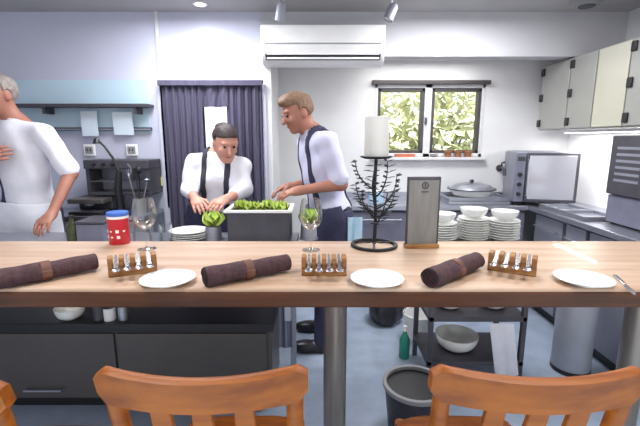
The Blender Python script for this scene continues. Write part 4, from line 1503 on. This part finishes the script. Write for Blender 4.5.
def person(label, pel, nk, face, hc, hdir, el_, wr_, an_, toe, hn, mats, hair, height=1.0, female=False, straps=(), strap_m='navy', apron=None, sleeve=.6, hand_d=(None, None)):
    """face: horizontal unit vector the chest looks along; index 0 is the person's right side"""
    pel, nk, hc = map(lambda v: np.array(v, float), (pel, nk, hc))
    f = unit(face)
    u = unit(nk - pel)
    rgt = unit(np.cross(f, u))
    f = unit(np.cross(u, rgt))
    hf = unit(hdir)
    hu = unit(np.array([0, 0, 1]) - hf * hf[2]) if abs(hf[2]) < .95 else u
    hr = np.cross(hf, hu)
    sw = .165 if female else .19
    root = thing('person', label, 'person', (pel[0], pel[1], 0))
    sh = [nk + rgt * sw * s_ - u * .05 for s_ in (1, -1)]
    hp = [pel + rgt * .095 * s_ - u * .03 for s_ in (1, -1)]
    T = np.linalg.norm(nk - pel)
    torso = []
    torso.append((ell(pel + u * T * .68 + f * .005, (rgt, f, u), (.165 if not female else .148, .105, .20)), .05))
    torso.append((ell(pel + u * T * .38 + f * .01, (rgt, f, u), (.145 if not female else .13, .105, .18)), .06))
    torso.append((ell(pel + u * .02, (rgt, f, u), (.165, .115, .14)), .06))
    torso.append((rcone(sh[0] + u * .0, nk - u * .03, .05, .06), .05))
    torso.append((rcone(sh[1], nk - u * .03, .05, .06), .05))
    torso.append((rcone(nk - u * .06, nk + u * .01, .085, .055), .05))
    if female:
        for s_ in (1, -1):
            torso.append((ell(pel + u * T * .66 + f * .085 + rgt * .065 * s_, (rgt, f, u), (.06, .05, .06)), .04))
    arms_u = [(rcone(sh[i], el_[i], .048, .04), .04) for i in (0, 1)]
    arms_f = [(rcone(el_[i], np.array(wr_[i]), .041, .027), .02) for i in (0, 1)]
    legs = []
    for i in (0, 1):
        a = np.array(an_[i], float)
        kn_ = (hp[i] + a) / 2 + np.array(toe) * .03 + np.array((0, 0, .02))
        legs.append((rcone(hp[i], kn_, .088, .06), .05))
        legs.append((rcone(kn_, a, .058, .038), .02))
    head = []
    head.append((ell(hc + hu * .02 - hf * .008, (hr, hf, hu), (.076, .094, .098)), .02))
    head.append((ell(hc - hu * .045 + hf * .022, (hr, hf, hu), (.058, .066, .072)), .04))
    head.append((ell(hc - hu * .098 + hf * .066, (hr, hf, hu), (.024, .02, .018)), .03))          # chin
    head.append((rcone(hc + hf * .088 + hu * .012, hc + hf * .112 - hu * .03, .008, .014), .014))   # nose
    head.append((ell(hc + hf * .078 + hu * .032, (hr, hf, hu), (.05, .014, .01)), .015))          # brow
    head.append((ell(hc + hf * .082 - hu * .062, (hr, hf, hu), (.024, .012, .012)), .012))        # mouth mound
    for s_ in (1, -1):
        head.append((ell(hc + hr * .077 * s_ - hu * .012 - hf * .012, (hr, hf, hu), (.010, .022, .032)), .008))
        head.append((ell(hc + hr * .034 * s_ + hf * .072 - hu * .025, (hr, hf, hu), (.024, .018, .02)), .02))   # cheeks
    neck = [(rcone(nk - u * .02, hc - hu * .05 - hf * .02, .058, .053), .03)]
    body = torso + arms_u + legs + neck + head + arms_f
    hands = []
    for i in (0, 1):
        d = np.array(wr_[i]) - np.array(el_[i]) if hand_d[i] is None else np.array(hand_d[i], float)
        hand(hands, np.array(wr_[i], float), d, hn[i], (1, -1)[i])
    for i in (0, 1):
        a = np.array(an_[i], float)
        body.append((rcone(a, a + np.array(toe) * .12 - np.array((0, 0, a[2] - .034)), .03, .018), .02))
    h = .0062
    F, lo, hi, ax = eval_sdf(body + hands, 0.0, h)
    field_obj('body', F, lo, h, mats['skin'], root)
    # shirt
    X, Y, Z = ax[0][:, None, None], ax[1][None, :, None], ax[2][None, None, :]

    def dot(c, v):
        return (X - c[0]) * v[0] + (Y - c[1]) * v[1] + (Z - c[2]) * v[2]
    sl_ = []
    for i in (0, 1):
        e, s0, w_ = np.array(el_[i], float), sh[i], np.array(wr_[i], float)
        if sleeve <= 1:
            sl_.append((rcone(s0, s0 + (e - s0) * sleeve, .05, .05), .03))
        else:
            sl_.append((rcone(s0, e, .046, .042), .03))
            sl_.append((rcone(e, e + (w_ - e) * (sleeve - 1), .042, .036), .02))
    h2 = .0078
    prim = torso + sl_
    lo2, hi2 = lo, hi
    FS, lo2, hi2, ax = eval_sdf(prim, .012, h2, lo, hi)
    X, Y, Z = ax[0][:, None, None], ax[1][None, :, None], ax[2][None, None, :]
    wr = .003 * (np.sin(31 * X + 17 * Z + 2 * np.sin(23 * Y)) + np.sin(-19 * X + 37 * Z + 13 * Y))
    FS = (FS + wr).astype(np.float32)
    FSh = np.maximum(FS, dot(nk + u * .012 - f * .01, unit(u - .45 * f)))        # neckline
    FSh = np.maximum(FSh, -dot(pel - u * .02, u))
    field_obj('shirt', FSh.astype(np.float32), lo2, h2, mats['shirt'], root)
    # collar
    FC, _, _, _ = eval_sdf([(rcone(nk - u * .02, nk + u * .035 + f * .004, .074, .066), .01)], .004, h2, lo, hi)
    FC = np.maximum(FC, np.maximum(dot(nk + u * .03, unit(u - .25 * f)), -dot(nk - u * .0, unit(u - .35 * f))))
    FC = np.maximum(FC, dot(nk + f * .066, f) - 0.006)
    field_obj('collar', FC.astype(np.float32), lo2, h2, mats['shirt'], root)
    # trousers
    FT, _, _, _ = eval_sdf(torso[2:3] + [(rcone(p_[0][1], p_[0][2], p_[0][3] + .004, p_[0][4] + .012), p_[1]) for p_ in legs], .012, h2, lo, hi)
    FT = np.maximum(FT, dot(pel + u * .03, u))
    FT = np.maximum(FT, -(Z - .05) + 0 * X + 0 * Y)
    field_obj('trousers', FT.astype(np.float32), lo2, h2, mats['legs'], root)
    FB = np.maximum(eval_sdf(torso, .018, h2, lo, hi)[0], np.abs(dot(pel + u * .035, u)) - .018)
    field_obj('belt', FB.astype(np.float32), lo2, h2, 'black', root)
    for lat in straps:
        FX = np.maximum(FS - .0085, np.abs(dot(pel, rgt) - lat - .1 * lat * dot(pel, u)) - .019)
        FX = np.maximum(FX, -(FS + .004))
        FX = np.maximum(FX, -dot(pel + u * .03, u))
        FX = np.maximum(FX, np.abs(dot(pel, rgt)) - .14)
        field_obj('brace', FX.astype(np.float32), lo2, h2, strap_m, root)
    if apron:
        FA0, _, _, _ = eval_sdf(torso + [(rcone(p_[0][1], p_[0][2], p_[0][3] + .02, p_[0][4] + .05), .09) for p_ in legs], .02, h2, lo, hi)
        FA = np.maximum(FA0 - .006, -(FA0 + .006))
        FA = np.maximum(FA, dot(pel + u * .08, u))
        FA = np.maximum(FA, -dot(pel + f * .0, f))
        FA = np.maximum(FA, (.42 - Z) + 0 * X + 0 * Y)
        field_obj('apron', FA.astype(np.float32), lo2, h2, apron, root)
    # shoes
    tv = np.array(toe, float)
    sd_ = np.cross(tv, (0, 0, 1))
    for i in (0, 1):
        a = np.array(an_[i], float)
        g = np.array((a[0], a[1], 0.0))
        pr = [(ell(g + np.array((0, 0, .05)) - tv * .02, (tv, sd_, (0, 0, 1)), (.07, .045, .06)), .02),
              (ell(g + np.array((0, 0, .035)) + tv * .11, (tv, sd_, (0, 0, 1)), (.11, .05, .042)), .04)]
        FO, l3, _, a3 = eval_sdf(pr, .004, .006)
        FO = np.maximum(FO, (.001 - a3[2])[None, None, :] + 0 * FO)
        field_obj('shoe', FO.astype(np.float32), l3, .006, 'leather_black', root)
    # hair
    hp_ = [(ell(hc + hu * .03 - hf * .016, (hr, hf, hu), (.081, .099, .094)), .02)]
    if hair.get('bun'):
        hp_.append((ell(hc + hu * .05 - hf * .115, (hr, hf, hu), (.042, .04, .042)), .015))
    if hair.get('quiff'):
        hp_.append((ell(hc + hu * .095 + hf * .035, (hr, hf, hu), (.06, .06, .03)), .03))
    FH, l3, _, a3 = eval_sdf(hp_, .004, .006)
    X, Y, Z = a3[0][:, None, None], a3[1][None, :, None], a3[2][None, None, :]
    af, au, ar = dot(hc, hf), dot(hc, hu), dot(hc, hr)
    FH = FH + .003 * np.sin(90 * ar + 40 * af) + .002 * np.sin(70 * au + 20 * ar)
    cut = np.maximum(.012 - af, au - (.072 - .25 * np.abs(ar)))
    FH = np.maximum(FH, -cut)
    FH = np.maximum(FH, -(au + hair.get('low', .05)))
    ear = np.sqrt(((np.abs(ar) - .085) / .03) ** 2 + ((af + .01) / .03) ** 2 + ((au + .02) / .045) ** 2)
    FH = np.maximum(FH, (1 - ear) * .03)
    field_obj('hair', FH.astype(np.float32), l3, .006, hair['m'], root)
    inv = V((pel[0], pel[1], 0))
    for s_ in (1, -1):
        c = V(hc + hr * .031 * s_ + hf * .087 + hu * .008) - inv
        MB().lathe([(0, -.009), (.006, -.007), (.0095, 0), (.006, .007), (0, .009)], c, 14).build('eye', 'eye', root)
    m = MB()
    cpt = V(hc + hf * .095 - hu * .064) - inv
    m.tube([cpt + V(hr) * (.021 * t_) - V(hf) * (.010 * t_ * t_) for t_ in (-1, -.5, 0, .5, 1)], [.002, .0042, .005, .0042, .002], 8)
    m.build('mouth', 'lips', root)
    return root


def S(x, y, Y):
    return np.array(atY(x, y, Y))


# man at the pass, leaning over the salads, facing left
man_Y = 2.68
person('man in pale lavender shirt with navy strap leaning over the salads',
       pel=(.075, man_Y, .95), nk=(-.035, man_Y - .02, 1.475), face=(-.93, -.36, 0), hc=(-.145, man_Y - .05, 1.615), hdir=(-.83, -.40, -.36),
       el_=[(.05, man_Y + .16, 1.17), (.13, man_Y - .21, 1.175)], wr_=[(-.20, man_Y + .03, 1.13), (-.12, man_Y - .25, 1.14)],
       an_=[(.03, 2.86, .08), (.02, 2.56, .08)], toe=(-1, 0, 0), hn=[(0, -.3, -1), (0, .2, -1)],
       mats=dict(skin='skin_tan', shirt='shirt_lav', legs='navy'), hair=dict(m='hair_brown', low=.04, quiff=True), straps=(-.085, .085), strap_m='navy', apron='navy', sleeve=.85)
# woman at the curtain, looking down
person('woman in white shirt and dark braces looking down before the plum curtain',
       pel=(-.74, 2.86, .90), nk=(-.705, 2.80, 1.325), face=(.08, -1, 0), hc=(-.635, 2.74, 1.425), hdir=(.42, -.80, -.42),
       el_=[(-.905, 2.74, 1.11), (-.52, 2.72, 1.105)], wr_=[(-.80, 2.54, 1.07), (-.60, 2.54, 1.07)],
       an_=[(-.83, 2.84, .08), (-.65, 2.84, .08)], toe=(0, -1, 0), hn=[(.3, 0, -1), (-.3, 0, -1)],
       mats=dict(skin='skin', shirt='shirt', legs='charcoal'), hair=dict(m='hair_dark', low=.06, bun=True), female=True, straps=(-.075, .075), strap_m='charcoal', apron='navy', sleeve=1.45)
# person at the left edge
lp = S(20, 240, 2.58)
person('person in white shirt and white apron cut off by the left edge, one forearm bare',
       pel=(-1.92, 2.63, .98), nk=(-1.91, 2.59, 1.535), face=(-.25, -1, 0), hc=S(-3, 94, 2.53), hdir=(-.35, -.93, -.12),
       el_=[(-2.16, 2.5, 1.25), (-1.60, 2.57, 1.235)], wr_=[(-1.98, 2.36, 1.33), (-1.625, 2.38, 1.0)],
       an_=[(-2.0, 2.64, .08), (-1.78, 2.64, .08)], toe=(-.2, -.98, 0), hn=[(.3, 1, 0), (0, -.4, -1)],
       mats=dict(skin='skin_tan', shirt='shirt', legs='navy'), hair=dict(m='hair_grey', low=.04), straps=(.085,), strap_m='navy', apron='shirt', sleeve=.9, hand_d=((.8, .1, .3), (0, -.7, -.3)))
# light blue cloth tucked at the man's side
p = atY(346, 222, 2.56)
m = MB()


def fn(u, v):
    return ((.175 + .085 * u + .008 * math.sin(u * 8), 2.47 - .01 * math.sin(u * 10 + v * 3) - .02 * v, .965 - .27 * v), (0, 1, 0))


m.sheet(fn, 12, 10, .005)
tag(m.build('tea_towel', 'sky_cloth'), 'light blue cloth hanging at the hip of the man in lavender', 'cloth')
